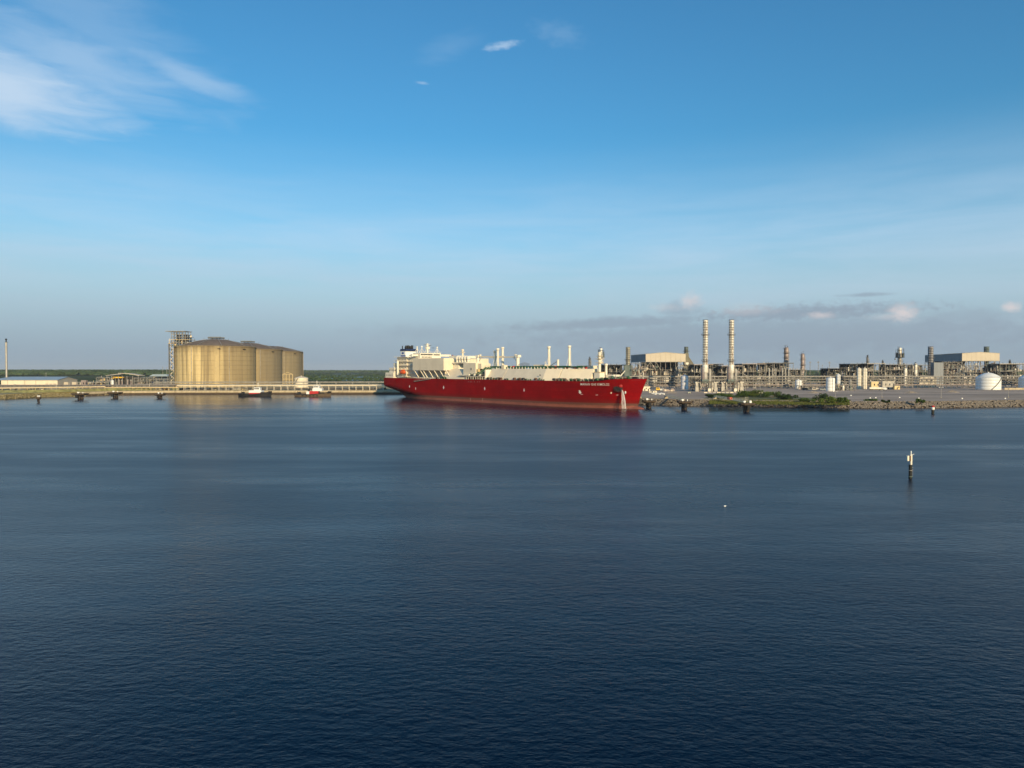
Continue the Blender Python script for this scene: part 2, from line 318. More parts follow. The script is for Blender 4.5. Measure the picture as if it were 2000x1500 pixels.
# ------------------------------------------------------------ water
def water_material():
    m = bpy.data.materials.new('harbour_water'); m.use_nodes = True
    T = m.node_tree; N = T.nodes; L = T.links; b = N['Principled BSDF']
    b.inputs['Base Color'].default_value = (0.0000, 0.0062, 0.0215, 1); b.inputs['IOR'].default_value = 1.21
    b.inputs['Roughness'].default_value = 0.09
    g = N.new('ShaderNodeNewGeometry')
    def nz(sc, s, det, rot=0.0, rough=0.55):
        mp = N.new('ShaderNodeMapping'); mp.inputs['Scale'].default_value = sc; mp.inputs['Rotation'].default_value = (0, 0, rot); L.new(g.outputs['Position'], mp.inputs[0])
        n = N.new('ShaderNodeTexNoise'); n.inputs['Scale'].default_value = s; n.inputs['Detail'].default_value = det; n.inputs['Roughness'].default_value = rough
        L.new(mp.outputs[0], n.inputs['Vector']); return n.outputs['Fac']
    def M(op, a, c):
        n = N.new('ShaderNodeMath'); n.operation = op
        for i, x in enumerate((a, c)):
            if isinstance(x, (int, float)): n.inputs[i].default_value = x
            else: L.new(x, n.inputs[i])
        return n.outputs[0]
    h = M('ADD', M('MULTIPLY', nz((1, 1.7, 1), 0.85, 4, 0.30), 0.11), M('MULTIPLY', nz((1, 1.5, 1), 2.6, 3, 0.2), 0.038))
    h = M('ADD', h, M('MULTIPLY', nz((1, 1.6, 1), 0.16, 3, 0.45), 0.11))
    def R_(x, a, b_, c, d):
        r = N.new('ShaderNodeMapRange'); r.interpolation_type = 'SMOOTHSTEP'; L.new(x, r.inputs[0])
        for i, v in enumerate((a, b_, c, d)): r.inputs[i + 1].default_value = v
        return r.outputs[0]
    calm = M('MULTIPLY', R_(nz((1, 3.4, 1), 0.0060, 5, 0.10), 0.36, 0.62, 0.80, 1.1), R_(nz((1, 5, 1), 0.022, 4, -0.12), 0.35, 0.60, 0.88, 1.08))
    # wind lanes over the open harbour, sheltered smoother water close under the quay and the ship
    sx = N.new('ShaderNodeSeparateXYZ'); L.new(g.outputs['Position'], sx.inputs[0])
    edge = M('ADD', sx.outputs[1], M('MULTIPLY', nz((1, 2.0, 1), 0.010, 4, 0.3), 160))
    lee = R_(edge, 150, 400, 1.0, 0.22)
    lanes = R_(nz((0.30, 2.6, 1), 0.013, 3, 0.05), 0.50, 0.72, 1.0, 0.88)
    rg = M('MULTIPLY', M('MULTIPLY', M('ADD', R_(edge, 60, 300, 0.12, 0.31), R_(edge, 400, 660, 0.0, -0.15)), R_(calm, 0.4, 1.1, 0.72, 1.1)), lanes)
    L.new(rg, b.inputs['Roughness'])
    bp = N.new('ShaderNodeBump'); bp.inputs['Distance'].default_value = 1.0; bp.inputs['Strength'].default_value = 1.0
    h = M('MULTIPLY', h, M('MULTIPLY', calm, lee))
    L.new(h, bp.inputs['Height']); L.new(bp.outputs[0], b.inputs['Normal'])
    return m
wb = MB(); E = 15000
wb.quad((-E, -600, 0), (E, -600, 0), (E, 900, 0), (-E, 900, 0))
tag(wb.build('water', water_material()), kind='structure')

# ------------------------------------------------------------ land
G = 3.5
def gy(py): return (CH - G) * F / (py - HOR)             # distance of ground seen at an image row
shore = [(-1500, 470), (-700, 540), (-424, 588), (-421, 631), (-399, 655), (-384, 688), (-333, 701), (-204, 708), (-133, 708),
         (-85, 716), (-40, 716), (20, 655), (62, 560), (93, 500), (118, 486), (157, 475), (190, 463), (228, 453), (285, 458), (342, 475), (520, 480), (1500, 470)]
def land_material():
    m = bpy.data.materials.new('marsh_ground'); m.use_nodes = True
    T = m.node_tree; N = T.nodes; L = T.links; b = N['Principled BSDF']; b.inputs['Roughness'].default_value = 1.0; b.inputs['Specular IOR Level'].default_value = 0.05
    g = N.new('ShaderNodeNewGeometry'); mp = N.new('ShaderNodeMapping'); mp.inputs['Scale'].default_value = (1, 0.35, 1); L.new(g.outputs['Position'], mp.inputs[0])
    n = N.new('ShaderNodeTexNoise'); n.inputs['Scale'].default_value = 0.006; n.inputs['Detail'].default_value = 8; L.new(mp.outputs[0], n.inputs['Vector'])
    r = N.new('ShaderNodeValToRGB'); e = r.color_ramp.elements
    e[0].position = 0.3; e[0].color = (0.030, 0.050, 0.020, 1); e[1].position = 0.7; e[1].color = (0.095, 0.10, 0.045, 1)
    x = e.new(0.5); x.color = (0.050, 0.072, 0.028, 1)
    L.new(n.outputs['Fac'], r.inputs[0]); L.new(r.outputs[0], b.inputs['Base Color']); return m
land = MB()
pts = shore + [(E, 470), (E, 15000), (-E, 15000), (-E, 470)]
inner = [(x, y + 7) for x, y in shore]
b0 = [(x, y, G) for x, y in inner]
n = len(b0)
land.v = b0 + [(x, 1100, G) for x, _ in inner] + [(x * 9 if abs(x) > 1000 else x * 6, 15000, G) for x, _ in inner]
for i in range(n - 1):
    land.f.append((i, i + 1, n + i + 1, n + i)); land.f.append((n + i, n + i + 1, 2 * n + i + 1, 2 * n + i))
k = len(land.v); land.v += [(-E, 470, G), (-E, 15000, G), (E, 470, G), (E, 15000, G)]
land.f += [(k, 0, n, k + 1), (k + 1, n, 2 * n), (n - 1, k + 2, k + 3, 2 * n - 1), (2 * n - 1, k + 3, 3 * n - 1)]
tag(land.build('ground', land_material()), kind='structure')
def yard_material(name, c0, c1, c2):
    m = bpy.data.materials.new(name); m.use_nodes = True
    T = m.node_tree; N = T.nodes; L = T.links; b = N['Principled BSDF']; b.inputs['Roughness'].default_value = 0.95; b.inputs['Specular IOR Level'].default_value = 0.1
    g = N.new('ShaderNodeNewGeometry'); mp = N.new('ShaderNodeMapping'); mp.inputs['Scale'].default_value = (0.35, 1, 1); L.new(g.outputs['Position'], mp.inputs[0])
    n = N.new('ShaderNodeTexNoise'); n.inputs['Scale'].default_value = 0.04; n.inputs['Detail'].default_value = 9; n.inputs['Roughness'].default_value = 0.65; L.new(mp.outputs[0], n.inputs['Vector'])
    r = N.new('ShaderNodeValToRGB'); e = r.color_ramp.elements
    e[0].position = 0.36; e[0].color = (*c0, 1); e[1].position = 0.66; e[1].color = (*c2, 1); x = e.new(0.5); x.color = (*c1, 1)
    L.new(n.outputs['Fac'], r.inputs[0]); L.new(r.outputs[0], b.inputs['Base Color']); return m
y_r = MB(); pr = [(x, y) for x, y in inner if x >= 60] ; pr = [(x, y + 9) for x, y in pr if x < 1400] + [(900, 486)]
y_r.v = [(x, y, G + .05) for x, y in pr] + [(x, 1100, G + .05) for x, y in pr]; n = len(pr)
y_r.f = [(i, i + 1, n + i + 1, n + i) for i in range(n - 1)]
tag(y_r.build('plant_yard', yard_material('yard_gravel', (0.30, 0.235, 0.185), (0.40, 0.32, 0.26), (0.50, 0.40, 0.33))), kind='structure')
y_l = MB(); pl = [(x, y + 2) for x, y in inner if -720 < x < 0]
y_l.v = [(x, y, G + .05) for x, y in pl] + [(x * 1.25, 1000, G + .05) for x, y in pl]; n = len(pl)
y_l.f = [(i, i + 1, n + i + 1, n + i) for i in range(n - 1)]
tag(y_l.build('jetty_yard', yard_material('jetty_gravel', (0.22, 0.20, 0.10), (0.36, 0.30, 0.18), (0.48, 0.40, 0.27))), kind='structure')
# road stripe of darker asphalt in front of the plant
rd = MB(); rd.quad((150, 585, G + .1), (900, 585, G + .1), (900, 604, G + .1), (165, 600, G + .1))
tag(rd.build('road', mat('asphalt', (0.22, 0.175, 0.145), 0.95, 0, 0.3, 0.08)), kind='structure')
vb = MB(); vp = [(1372, 778), (1400, 774), (1470, 772), (1560, 776), (1600, 778), (1662, 781), (1662, 784.5), (1600, 784), (1500, 781.8), (1440, 780.5), (1380, 780)]
vb.quad(*[(PX(px, gy(py)), gy(py), G + .14) for px, py in vp]); tag(vb.build('grass_verge', mat('verge', (0.13, 0.13, 0.05), 0.95, 0, 0.45, 0.25)), kind='structure')
def levee(name, pts, h, m, w=7):
    b = MB()
    for x, y in pts: b.v += [(x, y, G - .1), (x, y + w, G + h), (x, y + w + 5, G + h), (x, y + w + 16, G - .1)]
    for i in range(len(pts) - 1):
        for j in range(3): b.f.append((4 * i + j, 4 * i + 4 + j, 4 * i + 5 + j, 4 * i + 1 + j))
    return tag(b.build(name, m), kind='structure')
levee('embankment', [(-700, 590), (-445, 640), (-418, 672), (-395, 705), (-340, 724)], 2.4, mat('levee_grass', (0.30, 0.28, 0.10), 0.95, 0, 0.5, 0.3))
levee('embankment', [(-338, 728), (-240, 732), (-133, 734)], 2.2, mat('levee_earth', (0.26, 0.20, 0.13), 0.95, 0, 0.6, 0.35))
# banks
def bank(i0, i1, name, m, z0=-1.0, steps=(0, 7), top=G):
    b = MB(); s = shore[i0:i1]
    for x, y in s: b.v.append((x, y + steps[0], z0)); b.v.append((x, y + steps[1], top))
    for i in range(len(s) - 1): b.f.append((2 * i, 2 * i + 2, 2 * i + 3, 2 * i + 1))
    return tag(b.build(name, m), kind='structure')
bank(0, 5, 'grassy_bank', mat('bank_earth', (0.22, 0.18, 0.08), 0.95, 0, 0.5, 0.3))
bank(9, 22, 'rocky_bank', mat('bank_mud', (0.14, 0.10, 0.065), 0.95, 0, 0.5, 0.3))
# concrete quay along the left berth: capping, face and fenders
qp = [(x, y) for x, y in shore[4:10]]
q = thing('concrete_quay', 'long pale concrete quay wall with dark stained foot behind the two tugs', 'quay', (qp[0][0], qp[0][1], 0))
for a, c in zip(qp[:-1], qp[1:]):
    d = Vector((c[0] - a[0], c[1] - a[1], 0)); L_ = d.length; u = d / L_; nn = Vector((-u.y, u.x, 0))
    k = max(1, round(L_ / 12.0))
    for j in range(k):
        p0 = Vector((a[0] - qp[0][0], a[1] - qp[0][1], 0)) + d * (j / k); p1 = p0 + d / k - u * 0.12
        cc = p0 + nn * 4
        pbar('capping_panel', conc, q, p0 + nn * 4 + Vector((0, 0, 2.75)), p1 + nn * 4 + Vector((0, 0, 2.75)), 8.0 if abs(u.x) > 2 else 8.0, 1.9)
        pbar('face_panel', conc_d, q, p0 + nn * 4.2 + Vector((0, 0, 0.4)), p1 + nn * 4.2 + Vector((0, 0, 0.4)), 7.9, 2.79)
# fix bar roll: panels keep their width level
for o in q.children:
    dq = o.rotation_quaternion @ Vector((0, 0, 1)); yaw = atan2(dq.y, dq.x)
    o.rotation_mode = 'XYZ'; L_ = o.scale.z; w_, h_ = o.scale.x, o.scale.y
    o.rotation_euler = (0, 0, yaw); o.scale = (L_, w_, h_)

# riprap: thousands of limestone blocks, one mass
def rocks(name, segs, per_m, m, zlo, zhi, s0, s1, seed):
    r = random.Random(seed); b = MB()
    base = [(-1, 0, -.4), (0, -1, -.3), (1, 0, -.4), (0, 1, -.3), (-.5, -.5, .5), (.6, -.4, .45), (.4, .6, .5), (-.5, .5, .4)]
    fc = ((0, 1, 5, 4), (1, 2, 5), (2, 6, 5), (2, 3, 6), (3, 7, 6), (3, 0, 7), (0, 4, 7), (4, 5, 6, 7))
    for (x0, y0), (x1, y1) in zip(segs[:-1], segs[1:]):
        L_ = sqrt((x1 - x0) ** 2 + (y1 - y0) ** 2)
        for i in range(int(L_ * per_m)):
            t = r.random(); w = r.random() ** 0.8; s = r.uniform(s0, s1); a = r.random() * 6.28
            cx = x0 + (x1 - x0) * t; cy = y0 + (y1 - y0) * t + w * 7.5 - .4; cz = zlo + (zhi - zlo) * min(1, w * 1.2)
            k = len(b.v)
            for p in base:
                q_ = Vector(p) * s * r.uniform(.75, 1.2); b.v.append((cx + q_.x * cos(a) - q_.y * sin(a), cy + q_.x * sin(a) + q_.y * cos(a), cz + q_.z * .8))
            b.f += [tuple(k + j for j in f) for f in fc]
    return tag(b.build(name, m), kind='stuff')
o = rocks('riprap', [p for p in shore[12:21]], 17, rockm, -0.2, 3.9, 0.35, 1.0, 3)
tag(o, 'pale limestone rock armour along the right bank', 'rocks')
o = rocks('bank_rubble', [(-700, 538)] + shore[2:6], 5, mat('left_rubble', (0.36, 0.30, 0.17), 0.9, 0, 0.4, 0.8), 0.0, 3.3, 0.3, 0.8, 4)
tag(o, 'yellowish rubble on the left bank', 'rubble')
# marsh ponds far behind the quay
for i, (px, py, w, h) in enumerate([(655, 734.6, 48, 1.2), (618, 736.4, 20, .9), (690, 736.8, 44, 1.6), (706, 741.8, 60, 2.4), (640, 739.5, 34, 1.0), (730, 737.6, 26, 1.2), (1600, 727, 60, .8), (80, 728.0, 60, .7), (676, 730.6, 60, .6), (1650, 731, 40, .8)]):
    Y = gy(py); hx = w / 2 / F * Y; h *= 1.5; y0 = gy(py + h / 2); y1 = gy(py - h / 2); cx = PX(px, Y); b = MB(); r = random.Random(i); k = 18
    p = []
    for j in range(k):
        t = 2 * pi * j / k; rr = r.uniform(.75, 1.15); p.append((cx + hx * rr * cos(t), (y0 + y1) / 2 + (y1 - y0) / 2 * rr * sin(t), G + .12))
    b.quad(*p); tag(b.build('marsh_pond', mat('pond_water', (0.16, 0.19, 0.22), 0.45, 0, 0, 1, spec=0.5)), kind='structure')

# ------------------------------------------------------------ vegetation
def leafy(r, n, rx, ry, h, s):
    b = MB()
    clumps = [(r.uniform(-.75, .75) * rx, r.uniform(-.7, .7) * ry, r.uniform(.25, .8) * h, r.uniform(.25, .5)) for _ in range(9)]
    for i in range(n):
        cx, cy, cz, cr = r.choice(clumps); d = Vector((r.gauss(0, 1), r.gauss(0, 1), r.gauss(0, 1))).normalized() * cr * r.random() ** .4
        p = Vector((cx + d.x * rx, cy + d.y * ry, max(.05, cz + d.z * h * .8)))
        a = Vector((r.gauss(0, 1), r.gauss(0, 1), r.gauss(0, 1))).normalized(); c = a.orthogonal().normalized(); q_ = s * r.uniform(.6, 1.3)
        e = a.cross(c) * q_ * .6; c = c * q_; b.quad(p - c - e * .2, p - e, p + c + e * .2, p + e)
    return b
def bush(px, py, wpx, hpx, m, label, seed, name='bush', cat='bush', group='bushes on the right bank'):
    r = random.Random(seed); Y = gy(py); w = wpx / F * Y / 2; h = hpx / F * Y
    t = thing(name, label, cat, (PX(px, Y), Y, G - .3), 0, group)
    sc_ = 1.0 if px > 1690 else 1.3; w *= sc_; h *= 1.12 if sc_ > 1 else .8; leafy(r, int(900 + 150 * w), w, w * .8, h * 1.05, .36).build('foliage', bushm[m], t)
    b = MB()
    for i in range(5): a = r.random() * 6.28; b.tube((0, 0, 0), (cos(a) * w * .4, sin(a) * w * .3, h * .6), .08, .03, 5)
    b.build('stem', wood, t); return t
rows = [(1392, 777, 30, 8, 'leaf_dark'), (1412, 779, 34, 9, 'leaf_mid'), (1438, 776, 36, 12, 'leaf_mid'), (1462, 775, 30, 12, 'leaf_dark'), (1484, 776, 32, 13, 'leaf_light'),
        (1508, 777, 30, 12, 'leaf_mid'), (1530, 780, 22, 11, 'leaf_dark'), (1601, 784, 22, 13, 'leaf_dark'), (1616, 788, 26, 13, 'leaf_light'), (1634, 788, 24, 11, 'leaf_mid'), (1650, 787, 18, 10, 'leaf_mid'),
        (1703, 783, 30, 6, 'leaf_mid'), (1730, 786, 16, 7, 'leaf_dark'), (1797, 787, 15, 10, 'leaf_mid'), (1545, 781, 24, 9, 'leaf_dark'), (1575, 786, 26, 8, 'leaf_mid')]
where = ['low dark bush at the left end of the green strip beside the yard', 'mid green bush behind the mooring walkway with the orange patch', 'tall green bush just left of the third mooring dolphin',
         'dark bush standing right behind the third mooring dolphin', 'brightest yellow green bush right of the third mooring dolphin', 'broad green bush in the middle of the bank thicket',
         'small dark bush near the right end of the thicket', 'dark bush at the left of the separate clump by the white tank', 'light green rounded bush in the clump below the white tank',
         'mid green bush right of the light rounded one on the bank', 'last small bush of the clump before bare rocks', 'flat low bush among the rocks under the tanker truck',
         'small dark bush on rocks right of the flat low one', 'lone round bush on the rocks above the small marker pile', 'low dark bush where the thicket thins out', 'low mid green bush on the grass between two clumps']
for i, (a, lb) in enumerate(zip(rows, where)): bush(a[0], a[1], a[2], a[3], a[4], lb, 50 + i)
gb = MB(); r = random.Random(11)
for i in range(14000):
    px = r.uniform(1385, 1660); py = 780.5 + 8.5 * r.random() ** 1.3 + (px - 1400) * .006; Y = gy(py); x = PX(px, Y); h = r.uniform(.4, 1.1); a = r.random() * 3.14; w = .25
    dx, dy = cos(a) * w, sin(a) * w; z = G - .25
    gb.quad((x - dx, Y - dy, z), (x + dx, Y + dy, z), (x + dx * .2 + .1, Y, z + h))
tag(gb.build('bank_grass', grassm), 'strip of green grass on the right bank', 'grass', kind='stuff')
gb = MB()
for i in range(7000):
    j = r.randrange(1, 5); (x0, y0), (x1, y1) = shore[j], shore[j + 1]; t = r.random(); x = x0 + (x1 - x0) * t; Y = y0 + (y1 - y0) * t + 4 + r.random() * 14; h = r.uniform(.3, .8); a = r.random() * 3.14; w = .3
    dx, dy = cos(a) * w, sin(a) * w; z = G - .3
    gb.quad((x - dx, Y - dy, z), (x + dx, Y + dy, z), (x + dx * .2 + .1, Y, z + h))
tag(gb.build('dry_grass', drygrass), 'dry yellow grass on the left bank', 'grass', kind='stuff')
def wood_mass(name, label, rng, n, hs, seed):
    r = random.Random(seed); b = MB()
    ic = [(0, 0, 1)] + [(cos(t) * .9, sin(t) * .9, .45) for t in [j * 1.2566 for j in range(5)]] + [(cos(t), sin(t), -.5) for t in [j * 1.2566 + .6 for j in range(5)]]
    fs = [(0, 1 + j, 1 + (j + 1) % 5) for j in range(5)] + [(1 + j, 6 + j, 1 + (j + 1) % 5) for j in range(5)] + [(6 + j, 6 + (j + 1) % 5, 1 + (j + 1) % 5) for j in range(5)]
    for i in range(n):
        px, py = rng(r); Y = gy(py); x = PX(px, Y); h = r.uniform(*hs); k = len(b.v); w = h * r.uniform(.6, 1.5)
        for p in ic: b.v.append((x + p[0] * w * r.uniform(.7, 1.2), Y + p[1] * w * r.uniform(.7, 1.2), G + h * .45 + p[2] * h * .6 * r.uniform(.8, 1.15)))
        b.f += [tuple(k + j for j in f) for f in fs]
    return tag(b.build(name, treem), label, 'woodland', kind='stuff')
wood_mass('far_woodland', 'dark green woodland behind the warehouse', lambda r: (r.uniform(-60, 420), 724.2 + 9.5 * r.random() ** 1.5), 5200, (5, 19), 21)
wood_mass('far_woodland', 'distant tree line over the marsh behind the ship', lambda r: (r.uniform(560, 1260), 724.2 + 4.2 * r.random() ** 2.2), 2200, (6, 13), 22)
wood_mass('far_woodland', 'distant tree line behind the right plant', lambda r: (r.uniform(1240, 2080), 724.4 + 9 * r.random() ** 2.0), 3000, (7, 15), 23)
wood_mass('marsh_scrub', 'scattered scrub between the marsh ponds', lambda r: (r.uniform(590, 760), 731 + 13 * r.random()), 420, (1.5, 4), 24)

# ------------------------------------------------------------ concrete storage tanks
def storage_tank(X, Y, rad, zw, zp, label, plat):
    t = thing('storage_tank', label, 'storage tank', (X, Y, G), 0, 'row of concrete gas storage tanks')
    lifts = 9; hh = (zw - G) / lifts
    prof = [(rad - .25, 0), (rad, .12), (rad, hh - .12), (rad - .25, hh)]
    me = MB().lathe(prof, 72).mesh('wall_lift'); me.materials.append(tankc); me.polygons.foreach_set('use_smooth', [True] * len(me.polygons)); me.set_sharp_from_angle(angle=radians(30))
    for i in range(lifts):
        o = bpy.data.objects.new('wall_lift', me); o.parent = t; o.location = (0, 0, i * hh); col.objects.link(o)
    H = zw - G
    for a in (35, 125, 215, 305):
        a = radians(a - 12); b = MB(); c, s = cos(a), sin(a)
        def P_(rr, w, z): return (c * rr - s * w, s * rr + c * w, z)
        v = [P_(rad - 1, -2.6, 0), P_(rad + .9, -2.6, 0), P_(rad + .9, 2.6, 0), P_(rad - 1, 2.6, 0)]; k = [(x, y, H + .6) for x, y, _ in v]
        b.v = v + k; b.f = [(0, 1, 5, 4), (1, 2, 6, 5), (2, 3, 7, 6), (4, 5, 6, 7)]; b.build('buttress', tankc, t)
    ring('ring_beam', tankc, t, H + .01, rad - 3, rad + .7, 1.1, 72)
    dome = []; hd = zp - zw - 1
    for i in range(13):
        rr = (rad - 1) * (1 - i / 12) ; dome.append((max(rr, .01), H + 1 + hd * (1 - (rr / (rad - 1)) ** 1.75)))
    MB().lathe(dome, 72).build('dome_roof', roof_dome, t, smooth=True)
    # radial and ring walkways with posts on the dome
    for a in (-95, -60, -130, -20): 
        a = radians(a); prev = None
        for i in range(0, 12, 2):
            rr, z = dome[i]; p = (cos(a) * rr, sin(a) * rr, z + .5)
            if prev: pbar('roof_walkway', steel_l, t, prev, p, .5, .3)
            prev = p
    for i in range(44):
        a = 2 * pi * i / 44; pbar('rail_post', steel, t, (cos(a) * (rad - .5), sin(a) * (rad - .5), H + 1), (cos(a) * (rad - .5), sin(a) * (rad - .5), H + 2.6), .22)
    ring('handrail', steel, t, H + 2.5, rad - .6, rad - .4, .16, 72)
    for a in (-35, -78, -100, -140):
        a = radians(a); pbar('roof_light_post', steel, t, (cos(a) * rad * .55, sin(a) * rad * .55, H + 1 + hd * .45), (cos(a) * rad * .55, sin(a) * rad * .55, H + 3.5 + hd * .72), .25)
    if plat:
        pbox('roof_platform', steel_d, t, -7.5, 7.5, -6, 6, zp - G + .8, zp - G + 1.5)
        for x in (-6.5, -2, 2, 6.5):
            for y in (-5, 5): pbox('platform_leg', steel, t, x - .2, x + .2, y - .2, y + .2, zp - G - 2, zp - G + .8)
        for y in (-5.8, 5.8): pbox('platform_rail', grey_clad, t, -7.4, 7.4, y - .1, y + .1, zp - G + 1.5, zp - G + 2.6)
        for x in (-5, 0, 3.5): pbox('valve_box', roof_blue, t, x - 1.3, x + 1.3, -2, 2, zp - G + 1.5, zp - G + 2.8)
    dome_o = [o for o in t.children if o.name.split('.')[0] == 'dome_roof'][0]
    for o in list(t.children):
        if o.name.split('.')[0] in ('roof_walkway', 'roof_light_post', 'roof_platform', 'platform_leg', 'platform_rail', 'valve_box'): o.parent = dome_o
    for a in (-64, -26):                                    # dark overflow outlets below the rim
        a = radians(a); pbar('rim_outlet', black, t, (cos(a) * rad, sin(a) * rad, H - 2.2), (cos(a) * (rad + 1.4), sin(a) * (rad + 1.4), H - 2.4), 3.0, .8)
    for a in (-103, -50):                                   # down pipes fixed to the wall
        a = radians(a); pbar('wall_pipe', steel_l, t, (cos(a) * (rad + .35), sin(a) * (rad + .35), 0), (cos(a) * (rad + .35), sin(a) * (rad + .35), H), .3, .3, 'cyl')
    return t
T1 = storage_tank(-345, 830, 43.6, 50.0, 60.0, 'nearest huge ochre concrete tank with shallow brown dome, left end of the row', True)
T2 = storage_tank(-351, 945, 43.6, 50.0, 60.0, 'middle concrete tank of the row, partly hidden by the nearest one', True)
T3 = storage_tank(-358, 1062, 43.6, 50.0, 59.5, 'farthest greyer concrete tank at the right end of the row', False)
# stair tower and roof pump platform beside the nearest tank
st = thing('stair_tower', 'tall pale steel stair tower on the left side of the nearest concrete tank', 'stair tower', (PX(338, 812), 812, G))
for x in (-2.6, 2.4):
    for y in (-2.5, 2.5): pbox('column', cream, st, x - .3, x + .3, y - .3, y + .3, 0, PZ(663, 812) - G)
for i in range(13):
    z = 3 + i * 4.1
    pbox('landing', steel_d if i % 2 else steel, st, -3.2, 2.9, -3, 3, z, z + .35)
    s_ = 1 if i % 2 else -1; pbar('stair_flight', cream, st, (-2.3 * s_, -2.7, z), (2.3 * s_, -2.7, z + 4.1), .5, .3)
pf = thing('pump_platform', 'grey steel pump platform with flat roof above the left rim of the nearest tank', 'platform', (PX(353, 812), 812, 0))
k = 812 / F
def q2(px, py): return ((px - 353) * k, PZ(py, 812))
x0, z0 = q2(331, 648); x1, z1 = q2(369, 649)
pbox('roof_deck', steel_l, pf, x0, x1, -9, 9, z0 - .2, z0 + .5)
for px in (341, 346, 351, 357, 363, 368):
    x, _ = q2(px, 0)
    for y in (-7, 0, 7): pbox('column', steel_l, pf, x - .25, x + .25, y - .25, y + .25, PZ(677, 812) - 1, z0 - .2)
for py in (654, 659, 664, 670):
    a, z = q2(341, py); c, _ = q2(369 + (py - 654) * .9, py)
    pbox('walkway_deck', steel_l if py != 664 else buff, pf, a, c, -7.5, 7.5, z - .2, z + .2)
    pbox('guard_rail', steel, pf, a, c, -7.6, -7.4, z + .9, z + 1.1)
for py in (656.5, 661.5, 667):
    for i in range(7): a, z = q2(342 + i * 4.2, py); pbox('screen_panel', [steel_l, steel, cream, greeng][(i * 3 + int(py)) % 4], pf, a, a + 1.7, 6.2, 6.5, z - 1.6, z + 1.2)
r = random.Random(5)
for i in range(40):
    px = r.uniform(343, 372); py = r.uniform(663, 675); x, z = q2(px, py)
    (pcyl if i % 2 else lambda n_, m_, p_, a, b_, c, d, e: pbox(n_, m_, p_, a - e, a + e, b_ - e, b_ + e, c, d))('pump', r.choice([steel, steel_l, buff, teal]), pf, x, r.uniform(-6, 6), z - 1.2, z + .8, r.uniform(.5, 1.1))
for i in range(8):
    x, z = q2(342 + i * 3.4, 655); pbar('brace', steel, pf, (x, -7, z), (x + 2, -7, z + 3.0), .18)
a, z = q2(334, 671); c, _ = q2(345, 671); pbox('bridge_deck', buff, pf, a, c, -6, 4, z - .3, z + .2)
x, z = q2(345, 679); pbox('support_leg', steel, pf, x - .3, x + .3, -6, -5, G, PZ(671, 812)); pbox('support_leg', steel, pf, q2(335, 0)[0] - .3, q2(335, 0)[0] + .3, -6, -5, G, PZ(671, 812))
# welded white tank on the shore right of the row
def round_tank(name, px0, px1, pyb, pyt, pyd, m, label, group=None, stair=0, Y=None, plinth=0.0, cat='tank'):
    Y = Y or gy(pyb); tn = ((px0 + px1) / 2 - 1000) / F; rad = (px1 - px0) / 2 / F * Y
    for _ in range(6): rad = (px1 - px0) / 2 / F * (Y + rad) / sqrt(1 + tn * tn)
    zt = PZ(pyt, Y); zb = PZ(pyb, Y) if Y else G
    zb = G + plinth if abs(zb - G - plinth) < 4 else zb
    t = thing(name, label, cat, (PX((px0 + px1) / 2, Y + rad), Y + rad, G), 0, group)
    k = max(2, round((zt - zb) / 3.2)); hh = (zt - zb) / k
    me = MB().lathe([(rad - .04, 0), (rad, .05), (rad, hh - .05), (rad - .04, hh)], 40).mesh('shell_ring'); me.materials.append(m); me.polygons.foreach_set('use_smooth', [True] * len(me.polygons))
    for i in range(k):
        o = bpy.data.objects.new('shell_ring', me); o.parent = t; o.location = (0, 0, zb - G + i * hh); col.objects.link(o)
    hd = PZ(pyd, Y) - zt; dm = [(rad + .15, zt - G), (rad + .15, zt - G + .15)] + [(max(.01, rad * (1 - i / 6)), zt - G + .15 + hd * (1 - (1 - i / 6) ** 2)) for i in range(7)]
    MB().lathe(dm, 40).build('roof', m, t, smooth=True)
    if plinth > .05 or zb > G + .1:
        pcyl('plinth', conc, t, 0, 0, 0, zb - G, rad * .8, 'cyl24')
    ring('top_rail', steel, t, zt - G + 1.0, rad - .1, rad, .08, 40)
    pcyl('roof_hatch', m, t, 0, 0, zt - G + hd, zt - G + hd + .9, min(.6, rad * .2))
    if stair:
        n_ = 14; a0, a1 = stair
        for i in range(n_):
            a = radians(a0 + (a1 - a0) * i / n_); b_ = radians(a0 + (a1 - a0) * (i + 1) / n_); za = (zt - zb) * i / n_; zb2 = (zt - zb) * (i + 1) / n_
            pbar('stair_flight', steel, t, (cos(a) * (rad + .5), sin(a) * (rad + .5), za), (cos(b_) * (rad + .5), sin(b_) * (rad + .5), zb2), .5, .6)
    else:
        pbar('ladder', steel, t, (0, -rad - .2, zb - G), (0, -rad - .2, zt - G), .3, .15)
    return t
round_tank('welded_tank', 575, 602, 752, 738.5, 735.5, cream, 'small cream tank with curved stair right of the concrete tanks', None, (-160, -100), Y=800, cat='tank')
# pale gantry frame in front of the third concrete tank
gt = thing('steel_gantry', 'small buff steel gantry standing before the darker tanks', 'gantry', (PX(562, 880), 880, G))
for x in (-6, -2, 2, 6): pbox('column', buff, gt, x - .25, x + .25, -.25, .25, 0, 15)
for z in (9, 15): pbox('beam', buff, gt, -6.2, 6.2, -.2, .2, z, z + .4)
pbar('roof_beam', buff, gt, (-6.2, 0, 15.2), (0, 0, 17.5), .35); pbar('roof_beam', buff, gt, (0, 0, 17.5), (6.2, 0, 15.2), .35)
pbox('low_wall', steel_l, gt, -16, -7, -1, 1, 0, 3)

